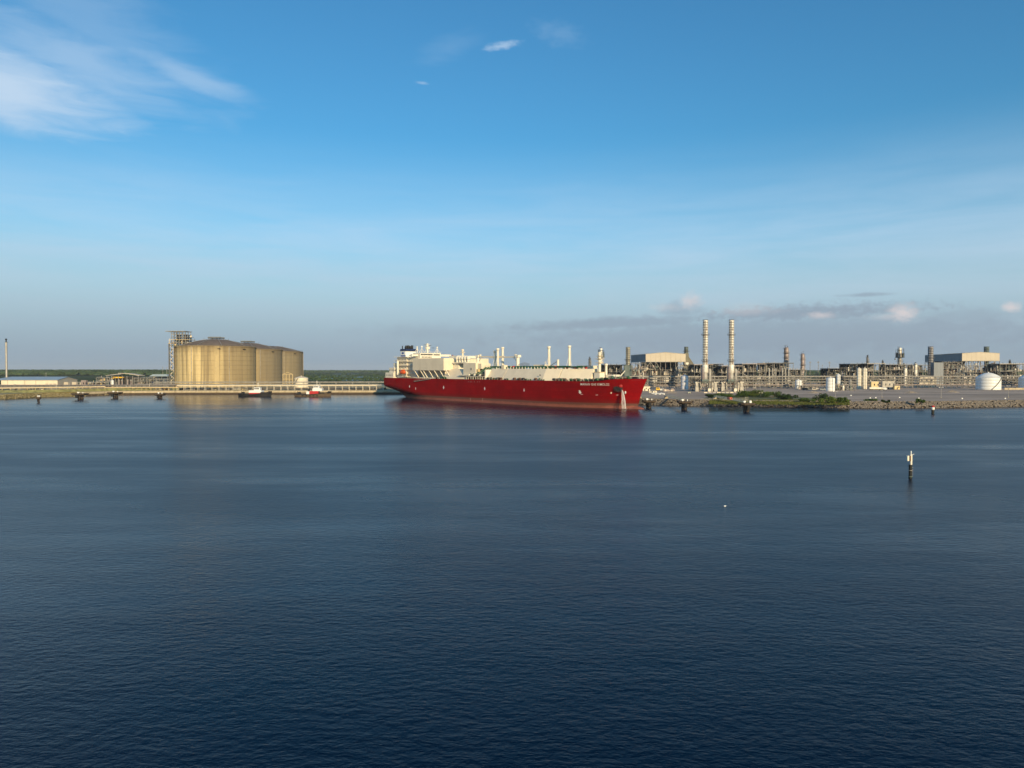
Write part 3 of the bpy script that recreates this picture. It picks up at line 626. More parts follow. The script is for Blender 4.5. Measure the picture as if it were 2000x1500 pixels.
# ------------------------------------------------------------ pipe racks
def pipe_rack(name, label, p0, p1, step, levels, width, mcol, mpipe, zbase=G, pipes_per=3, seed=1, group=None, pr=.32, skip=0.0, brace=True, cw=.19):
    r = random.Random(seed); p0 = Vector((*p0, 0)); p1 = Vector((*p1, 0)); d = p1 - p0; L_ = d.length; rot = atan2(d.y, d.x)
    t = thing(name, label, 'pipe rack', (p0.x, p0.y, zbase), rot, group); n_ = round(L_ / step); st_ = L_ / n_
    top = levels[-1]
    for i in range(n_ + 1):
        x = i * st_
        for y in (0, width): pbox('column', mcol, t, x - cw, x + cw, y - cw, y + cw, 0, top)
        for z in levels: pbox('crossbeam', mcol, t, x - .15, x + .15, -.2, width + .2, z - .3, z)
        if brace and i % 6 == 2 and i < n_: pbar('brace', mcol, t, (x, 0, 0), (x + st_, 0, levels[0]), .2)
    for j, z in enumerate(levels):
        pbox('edge_beam', mcol, t, -.3, L_ + .3, -.32, -.2, z - .42, z + .02)
        for q_ in range(pipes_per):
            y = .6 + (width - 1.2) * q_ / max(1, pipes_per - 1); rr = r.uniform(.6, 1.25) * pr
            a, c = (0, L_) if r.random() > skip else sorted((r.uniform(0, L_), r.uniform(0, L_)))
            pbar('pipe', r.choice(mpipe), t, (a, y, z + rr), (c, y, z + rr), rr, rr, 'cyl')
    return t
pm = [pink, steel_l, alu, steel]
rk = pipe_rack('pipe_rack', 'long multi level pipe rack along the front of the right plant', (PX(1196, 774), 774), (PX(2060, 814), 814), 6.6, [3.6, 6.8, 10.0, 13.0], 7, steel, pm, seed=2, pipes_per=4, pr=.42)
RK = rk
# jetty pipe trestle behind the quay
pipe_rack('jetty_trestle', 'pale pipe trestle with regular posts on the quay behind the tugs', (PX(345, 716), 716), (PX(748, 724), 724), 6.9, [4.9], 3.2, cream, [cream2, buff, cream2], seed=3, pipes_per=3, pr=.18, brace=False, cw=.12)
pipe_rack('pipe_rack', 'higher pale pipeway running in front of the concrete tanks', (PX(300, 752), 752), (PX(752, 760), 760), 17, [5.2, 7.6], 4, steel_l, [steel_l, steel_l, pink], seed=4, pipes_per=4, pr=.30)
pipe_rack('jetty_trestle', 'yellowish pipe trestle along the left bank below the warehouse', (PX(-30, 640), 640), (PX(205, 700), 700), 6.4, [4.3], 3, buff, [cream, buff], seed=5, pipes_per=3, pr=.14, brace=False, cw=.10)
pipe_rack('pipe_rack', 'low brownish pipe rack between the left trestle and the warehouse', (PX(-30, 735), 735), (PX(340, 742), 742), 9, [2.2, 4.4], 8, steel, [pink, rust, steel, pink], seed=6, pipes_per=6, pr=.42, brace=False)
for i, (a, b_, yy, lb) in enumerate([(205, 345, 712, 'short yellow handrail trestle left of the nearest storage tank')]):
    pipe_rack('jetty_trestle', lb, (PX(a, yy), yy), (PX(b_, yy), yy + 2), 4.4, [3.2], 2, buff, [buff, cream], seed=9, pipes_per=2, pr=.12, brace=False, cw=.09)

# ------------------------------------------------------------ process modules (open steel frames with plant inside)
def fine_pipes(t, W_, depth, H, n, r, m=None, x0=0):
    for mm in ([m] if m else [steel_l, alu]):
        b = MB()
        for i in range(n // 2):
            x = x0 + r.uniform(0, W_); y = r.uniform(-.4, depth); z = r.uniform(.3, H - .5); w = r.uniform(.05, .13); q_ = r.random()
            if q_ < .42: b.box(x, min(x0 + W_, x + r.uniform(1, 7)), y, y + w * 2, z, z + w * 2)
            elif q_ < .85: b.box(x, x + w * 2, y, y + w * 2, z, min(H + .8, z + r.uniform(1, 6)))
            elif q_ < .93: b.tube((x, y, z), (x + r.uniform(-2, 2), y, min(H, z + r.uniform(1, 3))), w, n=4, cap=False)
            else: b.box(x, x + r.uniform(.3, .9), y, y + .6, z, z + r.uniform(.3, 1.0))
        tag(b.build('fine_pipework', mm, t), kind='stuff')
MODFLAG = fine_pipes(RK, 448, 6, 13, 900, random.Random(404))
def module(name, label, cat, px0, px1, pyt, Y, depth, seed, nlev=4, roof=None, mats=None, dens=1.0, mcol=None, group=None, zb=G, solid=None):
    r = random.Random(seed); mats = mats or [steel, steel_d, steel_l, pink, teal, alu]; mcol = mcol or steel
    W_ = (px1 - px0) / F * Y; H = PZ(pyt, Y) - zb
    t = thing(name, label, cat, (PX(px0, Y), Y, zb), 0, group)
    nx = max(1, round(W_ / 7.5)); sx = W_ / nx; ny = 2 if depth > 10 else 1; sy = depth / ny
    for i in range(nx + 1):
        for j in range(ny + 1): pbox('column', mcol, t, i * sx - .22, i * sx + .22, j * sy - .22, j * sy + .22, 0, H)
    for l in range(1, nlev + 1):
        z = H * l / nlev
        for j in (0, ny): pbox('beam', mcol, t, -.3, W_ + .3, j * sy - .2, j * sy + .2, z - .45, z)
        for i in range(nx + 1): pbox('crossbeam', mcol, t, i * sx - .14, i * sx + .14, .2, depth - .2, z - .44, z - .02)
        if l < nlev or not roof: pbox('floor_grating', r.choice([steel_d, steel]), t, .2 + sx * r.randrange(0, max(1, nx // 2)), W_ - .2, .4, depth - .4, z + .01, z + .09)
        pbox('guard_rail', steel_l, t, 0, W_, -.28, -.22, z + .95, z + 1.05)
    for i in range(nx):
        if r.random() < .35:
            l = r.randrange(nlev); z = H * l / nlev; s_ = r.choice((0, 1)); pbar('brace', mcol, t, ((i + s_) * sx, 0, z), ((i + 1 - s_) * sx, 0, z + H / nlev), .22)
    if solid: pbox('rear_cladding', solid, t, .3, W_ - .3, depth - .6, depth - .35, 0, H - .5)
    for i in range(int(W_ * H / 9 * dens)):
        x = r.uniform(.5, W_ - .5); y = r.uniform(.5, depth - 1); l = r.randrange(nlev); z = H * l / nlev; hh = H / nlev; m = r.choice(mats); q_ = r.random()
        if q_ < .3: pcyl('vessel', m, t, x, y, z + .1, z + hh * r.uniform(.4, .95), r.uniform(.35, 1.2))
        elif q_ < .5: pbar('drum', m, t, (x, y, z + 1.2), (min(W_, x + r.uniform(2, 5)), y, z + 1.2), .8 * r.uniform(.6, 1.1), None, 'cyl')
        elif q_ < .68: pbox('cabinet', m, t, x, x + r.uniform(.8, 2.6), y, y + 1.2, z + .1, z + r.uniform(1.0, hh * .8))
        elif q_ < .86: pbar('pipe', m, t, (x, y, z + r.uniform(.5, hh)), (max(.2, min(W_, x + r.uniform(-9, 9))), y, z + r.uniform(.5, hh)), .2, None, 'cyl')
        else: pbar('riser', m, t, (x, y, z), (x, y, min(H + 2, z + hh * r.uniform(1, 2.5))), .2, None, 'cyl')
    fine_pipes(t, W_, depth, H, int(W_ * H / 5), r)
    if roof:
        pbox('roof', roof, t, -.8, W_ + .8, -.8, depth + .8, H + .02, H + .5)
    return t
# ------------------------------------------------------------ turbine buildings
def turbine_hall(name, label, Y0, pxl, pxc, pxr, py_el, py_ap, py_er, py_bot, back_px, back_py, seed):
    # front corner at pxc (distance Y0); the side wall runs back to back_px, the front runs right to pxr
    H = PZ(py_el, Y0); Yb = (H - CH) * F / (HOR - back_py); xb = PX(back_px, Yb); xc = PX(pxc, Y0); xr = PX(pxr, Y0)
    side = Vector((xb - xc, Yb - Y0, 0)); fr = Vector((xr - xc, 0, 0)); zb = PZ(py_bot, Y0) - G; ze = H - G; za = PZ(py_ap, Y0) - G
    t = thing(name, label, 'industrial building', (xc, Y0, G))
    r = random.Random(seed); n = 8; w = fr.length; dp = side.length
    def pt(u, v, z): return (fr.x / w * u + side.x / dp * v, fr.y / w * u + side.y / dp * v, z)
    for i in range(n):                                   # front cladding panels, gable shaped
        u0, u1 = w * i / n + .06, w * (i + 1) / n - .06
        def top(u): return ze + (za - ze) * (1 - abs(u / w - .5) * 2)
        m = MB(); b = [pt(u0, 0, zb), pt(u1, 0, zb), pt(u1, 0, top(u1)), pt(u0, 0, top(u0))]; c = [pt(u0, .35, zb), pt(u1, .35, zb), pt(u1, .35, top(u1)), pt(u0, .35, top(u0))]
        m.v = b + c; m.f = [(0, 1, 2, 3), (7, 6, 5, 4), (0, 4, 5, 1), (1, 5, 6, 2), (2, 6, 7, 3), (3, 7, 4, 0)]; m.build('front_panel', beige_clad, t)
    for sgn, uu in ((0, 0), (1, w)):
        for i in range(4):
            v0, v1 = dp * i / 4 + .4, dp * (i + 1) / 4 - .06; m = MB(); o_ = .35 if not sgn else -.35
            b = [pt(uu, v0, zb), pt(uu, v1, zb), pt(uu, v1, ze), pt(uu, v0, ze)]; c = [pt(uu + o_, v0, zb), pt(uu + o_, v1, zb), pt(uu + o_, v1, ze), pt(uu + o_, v0, ze)]
            m.v = b + c; m.f = [(0, 1, 2, 3), (7, 6, 5, 4), (0, 4, 5, 1), (1, 5, 6, 2), (2, 6, 7, 3), (3, 7, 4, 0)]; m.build('side_panel', grey_clad, t)
    m = MB(); u = w / 2
    a = [pt(-.5, -.5, ze + .15), pt(u, -.5, za + .15), pt(w + .5, -.5, ze + .15)]; c = [pt(-.5, dp, ze + .15), pt(u, dp, za + .15), pt(w + .5, dp, ze + .15)]
    m.v = a + c + [(x, y, z + .3) for x, y, z in a + c]; m.f = [(6, 7, 10, 9), (7, 8, 11, 10), (0, 3, 4, 1), (1, 4, 5, 2), (0, 1, 7, 6), (1, 2, 8, 7), (2, 5, 11, 8), (3, 0, 6, 9)]; m.build('roof', beige_clad, t)
    for i in range(9):
        for v in (0.6, dp * .5, dp - 1):
            pbar('column', steel, t, pt(w * i / 8, v, 0), pt(w * i / 8, v, zb), .5)
    for z in (zb * .34, zb * .67, zb - .4):
        pbar('beam', steel, t, pt(0, .6, z), pt(w, .6, z), .4); pbar('beam', steel, t, pt(.3, .6, z), pt(.3, dp, z), .4)
    for i, (a, b_, z0, z1) in enumerate([(0, 1, .67, 1), (1, 2, 1, .67), (0, 1, 0, .34), (6, 7, .67, 1), (7, 8, 1, .67), (5, 6, .34, .67), (6, 7, .67, .34), (1, 2, .34, 0), (2, 3, 1, .67)]):
        pbar('brace', steel_l, t, pt(w * a / 8, .4, zb * z0), pt(w * b_ / 8, .4, zb * z1), .35)
    pbox('rear_cladding', steel_d, t, 1, w - 1, dp * .55, dp * .55 + .5, 0, zb)
    for i in range(3):                                    # turbine casings and ducts under the roof
        u = w * (.16 + .3 * i)
        pbar('turbine_casing', alu, t, pt(u, 4, zb * .25), pt(u + 7, 4, zb * .25), 3.6, None, 'cyl'); pbox('duct', beige_clad, t, u + 1, u + 7.5, 5, 14, zb * .45, zb * .62)
        pbox('duct', pink, t, u - 2, u + 2, 3, 9, zb * .12, zb * .32)
    pbar('intake_duct', beige_clad, t, pt(3, 2.2, zb * .75), pt(-7, 2.2, zb * .42), 3.0, 3.0)
    for i in range(70):
        u = r.uniform(0, w); v = r.uniform(1, 14); z = zb * r.uniform(.05, .9); q_ = r.random(); mm = r.choice([steel, steel_l, pink, alu, rust, teal])
        if q_ < .4: pbar('pipe', mm, t, pt(u, v, z), pt(min(w, u + r.uniform(2, 9)), v, z), .3, None, 'cyl')
        elif q_ < .7: pbar('riser', mm, t, pt(u, v, z), pt(u, v, min(zb - .5, z + r.uniform(3, 9))), .3, None, 'cyl')
        else: pbox('cabinet', mm, t, u, u + 2, v, v + 2, z, z + r.uniform(1, 3))
    return t
turbine_hall('turbine_hall', 'raised cream clad hall on open steel legs, left of the twin tall steel stacks', 900, 1232, 1261, 1339, 692, 688.5, 691.8, 706.5, 1232, 694, 1)
turbine_hall('turbine_hall', 'raised beige hall with long grey side wall at the far right', 980, 1810, 1878.5, 1952, 690.4, 688, 691, 704.8, 1806, 694, 2)

def round_stack(name, label, px, pyt, pyb, wpx, Y, m, bands, group=None, cat='chimney', plats=(), cap=True, base_w=1.0, zb=G):
    x = PX(px, Y); k = Y / F; rad = wpx * k / 2; t = thing(name, label, cat, (x, Y, zb), 0, group); zt = PZ(pyt, Y) - zb; z0 = max(0, PZ(pyb, Y) - zb)
    hh = (zt - z0) / bands
    for i in range(bands): pcyl('shell_section', m, t, 0, 0, z0 + i * hh, z0 + (i + 1) * hh - .05, rad * (1 + (.0 if i % 2 else .015)), 'cyl24')
    for i in range(1, bands): ring('stiffener_ring', steel, t, z0 + i * hh - .15, rad, rad * 1.08, .25, 24)
    if cap: ring('rim', steel_d, t, zt, rad * .8, rad * 1.05, .4, 24); pcyl('opening', black, t, 0, 0, zt - .06, zt + .05, rad * .9, 'cyl24')
    for py in plats:
        z = PZ(py, Y) - zb; ring('gallery_floor', steel, t, z, rad, rad * 1.55 + .3, .2, 24); ring('gallery_rail', steel, t, z + 1.0, rad * 1.5 + .2, rad * 1.55 + .3, .15, 24)
        for i in range(10): a = i * .628; pbar('rail_post', steel, t, (cos(a) * (rad * 1.55 + .2), sin(a) * (rad * 1.55 + .2), z), (cos(a) * (rad * 1.55 + .2), sin(a) * (rad * 1.55 + .2), z + 1.1), .1)
        for i in range(5): a = i * 1.2566; pbar('bracket', steel, t, (cos(a) * rad, sin(a) * rad, z - 1.2), (cos(a) * (rad * 1.5), sin(a) * (rad * 1.5), z), .15)
    pbar('ladder', steel_d, t, (rad * -.35, -rad * 1.05, z0), (rad * -.35, -rad * 1.05, zt - 1), .35, .2)
    return t, rad
for px, lb in ((1377.3, 'left one of the twin tall banded aluminium stacks'), (1428, 'right one of the twin tall banded aluminium stacks')):
    t, rad = round_stack('exhaust_stack', lb, px, 625.5, 722, 9.6, 684, alu, 20, 'twin tall banded stacks', plats=(654.5, 705))
    k = 684 / F
    def z_(py): return PZ(py, 684) - G
    pcyl('lower_shell', alu, t, 0, 0, z_(728), z_(712), rad * 1.22, 'cyl24'); pcyl('base_shell', steel_l, t, 0, 0, z_(746), z_(728), rad * 1.0, 'cyl24')
    pcyl('lower_shell', pink, t, -1.2, .6, z_(741), z_(716), rad * 1.1, 'cyl24')
    pbox('base_cladding', teal, t, -rad * 1.5, rad * 1.2, -rad, rad * 1.5, z_(748), z_(741))
    for zz in (z_(640), z_(676), z_(690)):
        pbar('rust_pipe', rust, t, (.6, -rad * 1.05, zz - 3), (.6, -rad * 1.05, zz), .35)
    pbar('rust_pipe', rust, t, (.7, -rad * 1.06, z_(712)), (.7, -rad * 1.06, z_(699)), .5)
    pcyl('side_duct', steel_l, t, 4.2, -.5, z_(758), z_(720), 1.15, 'cyl24'); pcyl('side_duct', steel_l, t, 5.6, .8, z_(756), z_(722), .6)
    pbox('duct_foot', cream2, t, 2.4, 6.4, -2.2, 1.6, 0, 3.0)
    for xx in (-8.2, 9.8):
        pbox('burner_housing', steel_l, t, xx - 1.6, xx + 1.6, -2, 2, 0, 4.6); pbox('burner_housing', steel_l, t, xx - 1.3, xx + 1.3, -1.6, 1.6, 4.7, 8.6); pbox('housing_roof', cream2, t, xx - 1.9, xx + 1.9, -2.3, 2.3, 8.7, 9.2)
    for xx in (-4.6, 7.2): pbox('burner_housing', steel_l, t, xx - .8, xx + .8, -1, 1, 2, 9)
    for i in range(12):
        r = random.Random(px * 3 + i); xx = r.uniform(-7, 9); zz = r.uniform(.8, 11); pbar('pipe', r.choice([steel, steel_l, rust, pink]), t, (xx, -2.2, zz), (xx + r.uniform(-3, 3), -2.2, zz + r.uniform(-1, 3)), .25, None, 'cyl')
    for i in range(4):
        pbox('leg', steel, t, -5 + i * 3.4, -4.6 + i * 3.4, -3, -2.6, 0, z_(745))
    pbox('skirt_floor', steel_d, t, -6, 7, -3, 3, z_(745) - .3, z_(745))
module('process_frame', 'crowded grey steel frame of burners between the twin stacks', 'process unit', 1386, 1418, 743, 690, 10, 31, 4, dens=1.6)
module('process_frame', 'low dark steel skid with dark green drum left of the left tall stack', 'process unit', 1352, 1369, 740, 694, 8, 32, 3, dens=1.5, mcol=steel_d)
module('process_frame', 'grey steel frame right beside the right tall stack foot', 'process unit', 1436, 1456, 742, 694, 8, 33, 4, dens=1.2)
round_stack('exhaust_stack', 'short green grey stack at the left corner of the raised cream hall', 1226.5, 678.5, 714, 8.6, 890, mat('weathered_green_steel', (0.36, 0.34, 0.27), 0.5, 0.15, 0.2, 0.3, 0.3), 9, plats=(703,))
t = thing('exhaust_housing', 'tall teal grey exhaust housing below the short stack left of the cream hall', 'exhaust housing', (PX(1226.5, 887), 887, G))
for i in range(2):
    for j in range(4): pbox('cladding_panel', teal, t, -5 + i * 5, -.1 + i * 5, -3, 3, j * 6.6, j * 6.6 + 6.5)
tt, _ = round_stack('exhaust_stack', 'dark grey stack rising behind the right corner of the cream hall', 1340, 678, 700, 7.6, 915, teal, 3, plats=(687,))
t = thing('exhaust_housing', 'dark olive sloping exhaust duct right of the cream hall', 'exhaust housing', (PX(1340, 912), 912, G)); k = 912 / F
m = MB(); m.prism([(-2.6, 0), (11, 0), (9.6, PZ(712, 912) - G), (2.8, PZ(697, 912) - G), (2.4, PZ(690, 912) - G), (-2.6, PZ(690, 912) - G)], -3, 5); m.build('duct', mat('olive_cladding', (0.15, 0.14, 0.10), 0.6, 0.1, 0.2, 0.2, 0.3), t)
for i in range(5): pbar('rib', steel, t, (2.8 + i * 1.6, -3.15, 2), (2.8 + i * 1.5, -3.15, PZ(698 + i * 3.2, 912) - G), .2)
pcyl('silencer', cream2, t, -1, -5, PZ(713, 912) - G, PZ(708, 912) - G, 3, 'cyl24')
tt, _ = round_stack('exhaust_stack', 'dark olive stack end rising above the beige hall roof at far right', 1926, 677.5, 689, 9.0, 1010, teal, 2, plats=())
pcyl('stack_leg', teal, tt, 0, 0, 0, PZ(689, 1010) - G, 2.6)
round_stack('exhaust_stack', 'grey banded stack in front of the grey side wall of the right hall', 1817, 677.5, 732, 9.4, 955, mat('grey_banded_steel', (0.30, 0.29, 0.30), 0.5, 0.25, 0.25, 0.4, 0.3), 12, plats=(699, 708))
t = thing('cooler_housing', 'plain blue grey box housing right of the grey banded stack', 'equipment housing', (PX(1831, 930), 930, G))
for i in range(3): pbox('cladding_panel', roof_blue if 0 else grey_clad, t, -6.5 + i * 4.2, -2.4 + i * 4.2, -3, 5, 0, PZ(708, 930) - G)

def column_tower(name, label, px, pyt, pyb, wpx, Y, m, head=True, seed=1, bulky=False, group=None):
    r = random.Random(seed); x = PX(px, Y); k = Y / F; rad = wpx * k / 2; t = thing(name, label, 'process column', (x, Y, G), 0, group); H = PZ(pyt, Y) - G; hs = H * (.72 if bulky else .9)
    nsec = max(3, round(H / 7))
    for i in range(nsec): pcyl('shell_section', m, t, 0, 0, hs * i / nsec, hs * (i + 1) / nsec - .08, rad * (1 if not bulky else .8), 'cyl24')
    pdome('head', m, t, 0, 0, hs, rad * (1 if not bulky else .8), rad * .7)
    for i in range(2, nsec + 1):
        z = hs * i / nsec; a0 = r.uniform(-.5, 2.5)
        MB().lathe([(rad, z - .2), (rad * 1.5 + .6, z - .2), (rad * 1.5 + .6, z), (rad, z), (rad, z - .2)], 12, a0=a0, a1=a0 + 3.6).build('platform', steel_d, t)
        MB().lathe([(rad * 1.5 + .5, z + .95), (rad * 1.5 + .62, z + .95), (rad * 1.5 + .62, z + 1.1), (rad * 1.5 + .5, z + 1.1)], 12, a0=a0, a1=a0 + 3.6).build('platform_rail', steel, t)
    pbar('riser_pipe', steel_l, t, (rad + .5, -.8, 0), (rad + .5, -.8, hs * .95), .3, None, 'cyl'); pbar('ladder', steel_d, t, (-rad - .4, -.5, 0), (-rad - .4, -.5, hs), .4, .2)
    if bulky:
        hb = H * .28; R2 = rad * 2.15
        for z in (hs, hs + hb * .35, hs + hb * .7): ring('platform', steel_d, t, z, rad * .7, R2 * (1 if z < hs + hb * .6 else .75), .25, 16)
        pcyl('condenser', alu, t, 0, 0, hs + .3, hs + hb * .85, rad * .85, 'cyl24'); pdome('condenser_head', alu, t, 0, 0, hs + hb * .85, rad * .85, rad * .5)
        for i in range(12):
            a = i * .52; pbar('post', steel_d, t, (cos(a) * R2 * .95, sin(a) * R2 * .95, hs), (cos(a) * R2 * .8, sin(a) * R2 * .8, hs + hb * r.uniform(.5, .95)), .28)
        for i in range(8): a = r.random() * 6.28; pbox('valve', r.choice([steel_d, steel, teal]), t, cos(a) * R2 * .7 - .7, cos(a) * R2 * .7 + .7, sin(a) * R2 * .7 - .7, sin(a) * R2 * .7 + .7, hs + .3, hs + r.uniform(1, hb * .6))
        for i in range(3): pbox('platform_lug', steel, t, -R2 * 1.1 + i * R2, -R2 * 1.1 + i * R2 + .8, -1, 1, hs - 3 - i * 3, hs - 1 - i * 3)
        pbox('davit', steel_d, t, -R2 * .6, R2 * .1, -.2, .2, H - .5, H)
    else:
        for i in range(3): pbar('top_pipe', steel_d, t, ((i - 1) * rad * .6, 0, hs), ((i - 1) * rad * .6, 0, H * r.uniform(.94, 1.0)), .35, None, 'cyl')
        pbar('davit', steel_d, t, (-rad, 0, H * .97), (rad * .6, 0, H * .99), .3)
    return t
column_tower('process_column', 'bulky headed column right behind the ship foremast', 1174, 678.5, 735, 6.5, 960, alu, seed=41, bulky=True, group='columns with bulky tops')
column_tower('process_column', 'small far column left of the bulky headed one behind the ship bow', 1152, 696, 735, 4, 1050, steel, seed=42)
column_tower('process_column', 'taller pinkish column in the middle of the right plant', 1535.5, 673, 735, 8.2, 930, pink, seed=43)
column_tower('process_column', 'shorter greyish column just left of the open gap in the plant', 1567.5, 686, 733, 7, 900, pink, seed=44)
column_tower('process_column', 'tall column with bulky dark top between the twin vessels and right hall', 1757, 677.5, 732, 8, 940, steel_l, seed=45, bulky=True, group='columns with bulky tops')
column_tower('process_column', 'slim dark column above the blue roofed cooler bank', 1694, 692.5, 722, 3.6, 1000, steel, seed=46)
column_tower('process_column', 'very short far column left of the bulky topped column', 1724, 702, 722, 3, 1080, steel_d, seed=47)
column_tower('process_column', 'rounded silver vessel column left of the grey banded stack', 1788, 707, 732, 6, 925, alu, seed=48)
column_tower('process_column', 'short bright banded column under the bulky topped one', 1768, 717, 733, 6, 905, alu, seed=49)
column_tower('process_column', 'faint distant column at the right edge beyond the beige hall', 1972, 702, 722, 4, 1150, steel_d, seed=52)

# cooler banks and frames behind the main rack
module('cooler_bank', 'dark air cooler bank right behind the ship bow', 'air cooler', 1180, 1222, 713, 900, 30, 61, 3, steel_d, dens=.5, mcol=steel_d, solid=steel_d)
module('process_frame', 'tangled pipe frame under the left corner of the cream hall', 'process unit', 1234, 1262, 710, 880, 10, 62, 4, dens=1.5, mats=[steel_l, alu, pink, rust, steel])
module('process_frame', 'tangled pipe frame at the right foot of the cream hall', 'process unit', 1326, 1358, 716, 880, 10, 63, 4, dens=1.2, mats=[steel_l, alu, pink, steel])
module('cooler_bank', 'pale topped cooler bank behind the left tall stack', 'air cooler', 1356, 1392, 712.5, 860, 26, 64, 3, pink, dens=.8, solid=steel_d)
module('cooler_bank', 'dark green tall frame between the twin stacks', 'air cooler', 1389, 1412, 711.5, 870, 20, 65, 2, steel_d, dens=.4, mcol=steel_d, solid=teal, mats=[steel_d, teal])
module('cooler_bank', 'wide air cooler bank just right of the twin stacks', 'air cooler', 1410, 1450, 715, 855, 26, 66, 3, pink, dens=.8, solid=steel_d)
module('cooler_bank', 'long pinkish roofed cooler bank right of the second tall stack', 'air cooler', 1450, 1494, 711, 865, 30, 67, 3, pink, dens=.7, mcol=steel, solid=steel_d)
module('cooler_bank', 'raised dark roofed cooler bank below the taller pinkish column', 'air cooler', 1496, 1549, 709.5, 870, 30, 68, 3, steel_d, dens=.9, solid=steel_d)
module('process_frame', 'low dark frame between the two middle columns', 'process unit', 1542, 1575, 722, 860, 14, 69, 2, dens=1.3, solid=steel_d)
for i, px in enumerate((1502, 1508.5, 1515, 1528, 1534, 1540)):
    t = thing('riser_vessel', ['first', 'second', 'third', 'fourth', 'fifth', 'sixth'][i] + ' slim upright vessel from the left before the raised cooler bank', 'vessel', (PX(px, 835), 835, G), 0, 'slim vessels before the cooler bank')
    pcyl('shell', steel_l, t, 0, 0, 2, PZ(720, 835) - G, .75); pdome('head', steel_l, t, 0, 0, PZ(720, 835) - G, .75, .6); pcyl('skirt', steel, t, 0, 0, 0, 2, .6)
module('cooler_bank', 'dark blocky frame at the right side of the open gap', 'process unit', 1620, 1662, 719.5, 900, 26, 71, 2, dens=.5, mcol=steel_d, solid=steel_d, mats=[steel_d, navy, teal])
module('cooler_bank', 'blue grey roofed cooler bank above the twin white vessels', 'air cooler', 1660, 1694, 711, 920, 30, 72, 3, mat('bluish_roof', (0.10, 0.14, 0.18), .6), dens=.4, mcol=steel_d, solid=steel_d)
module('cooler_bank', 'flat pale edged cooler bank right of the blue grey roofed one', 'air cooler', 1694, 1728, 710.5, 905, 28, 73, 3, steel_l, dens=1, solid=steel_d)
module('process_frame', 'dense dark pipe frame around the short bright column', 'process unit', 1729, 1782, 712, 915, 16, 74, 4, dens=1.2, solid=steel_d)
module('process_frame', 'dark pipe frame left of the grey banded stack', 'process unit', 1783, 1812, 713, 935, 14, 75, 3, dens=.8, solid=steel_d)
module('process_frame', 'tangled steel frame under the grey side of the right hall', 'process unit', 1838, 1880, 708, 945, 10, 76, 4, dens=1.3, mats=[steel, steel_l, pink, rust, teal])
module('process_frame', 'tangled pipe frame at the foot of the right hall front', 'process unit', 1882, 1952, 714, 950, 10, 77, 3, dens=1.0, mats=[steel_l, alu, pink, rust, steel])
module('cooler_bank', 'pale roofed cooler bank right of the beige hall', 'air cooler', 1953, 2012, 711, 930, 26, 78, 3, beige_clad, dens=1, solid=steel_d)
t = thing('site_office', 'low cream gabled shed in front of the grey banded stack', 'shed', (PX(1812, 850), 850, G)); w = 34 / F * 850 / 2
MB().prism([(-w, 0), (w, 0), (w, 11), (0, 13.2), (-w, 11)], 0, 12).build('shell', beige_clad, t); pbox('roof', roof_blue, t, -w - .4, w + .4, -.4, 12.4, 13.21, 13.5)
for i in range(3): pbox('door', steel_d, t, -w + 2 + i * 6, -w + 4.4 + i * 6, -.12, -.02, 7.2, 10)

# vessels and tanks standing before the rack
round_tank('vertical_vessel', 1330, 1344.3, 759.5, 735.5, 733.2, mat('lilac_white', (0.62, 0.63, 0.68), .5, 0, .08, .2, .2), 'upright rounded white vessel right of the ship bow below the cream hall', None, Y=752, cat='vessel')
round_tank('storage_tank', 1553, 1566, 757, 743.5, 742, white, 'small white tank before the rack left of the gap', 'white tanks in the right plant', Y=768)
round_tank('storage_tank', 1613.4, 1631, 763.6, 739, 737.5, white, 'medium upright white tank nearest the road edge', 'white tanks in the right plant', Y=688)
round_tank('vertical_vessel', 1633.5, 1641.5, 750, 732.5, 731, white, 'slim raised white vessel just right of the medium white tank', None, Y=745, plinth=0, cat='vessel')
for px, lb in ((1677.8, 'left one of the twin tall slim white vessels'), (1689.0, 'right one of the twin tall slim white vessels')):
    round_tank('vertical_vessel', px - 4.4, px + 4.4, 758, 720.2, 719, cream2, lb, 'twin slim white vessels', Y=762, cat='vessel')
round_tank('vertical_vessel', 1658, 1663.5, 757, 743, 742, steel_l, 'small grey upright vessel left of the twin slim white vessels', None, Y=764, cat='vessel')
round_tank('storage_tank', 1905, 1956, 761, 738, 728.3, white, 'largest white domed tank with diagonal stair near the right edge', 'white tanks in the right plant', (-110, -52), Y=732)
round_tank('storage_tank', 1988.5, 2040, 757, 739, 730, white, 'white domed tank cut by the right edge of the picture', 'white tanks in the right plant', (-110, -50), Y=770)
t = thing('bund_wall', 'low tan bund wall beside the cut off tank at the right edge', 'wall', (PX(1985, 740), 740, G)); 
for i in range(6): pbox('wall_panel', conc, t, -12 + i * 8, -4.1 + i * 8, 0, .5, 0, 2.1)
for (px, pyt, w, lb, s) in ((1640, 752, 26, 'cluttered low pump skid right of the medium white tank', 81), (1664, 752, 14, 'low pump skid left of the twin slim vessels', 82), (1580, 753, 40, 'low dark pump skid between the two smaller white tanks', 83)):
    module('pump_skid', lb, 'pump skid', px - w / 2, px + w / 2, pyt, 715 if px != 1580 else 745, 5, s, 1, dens=3.2)
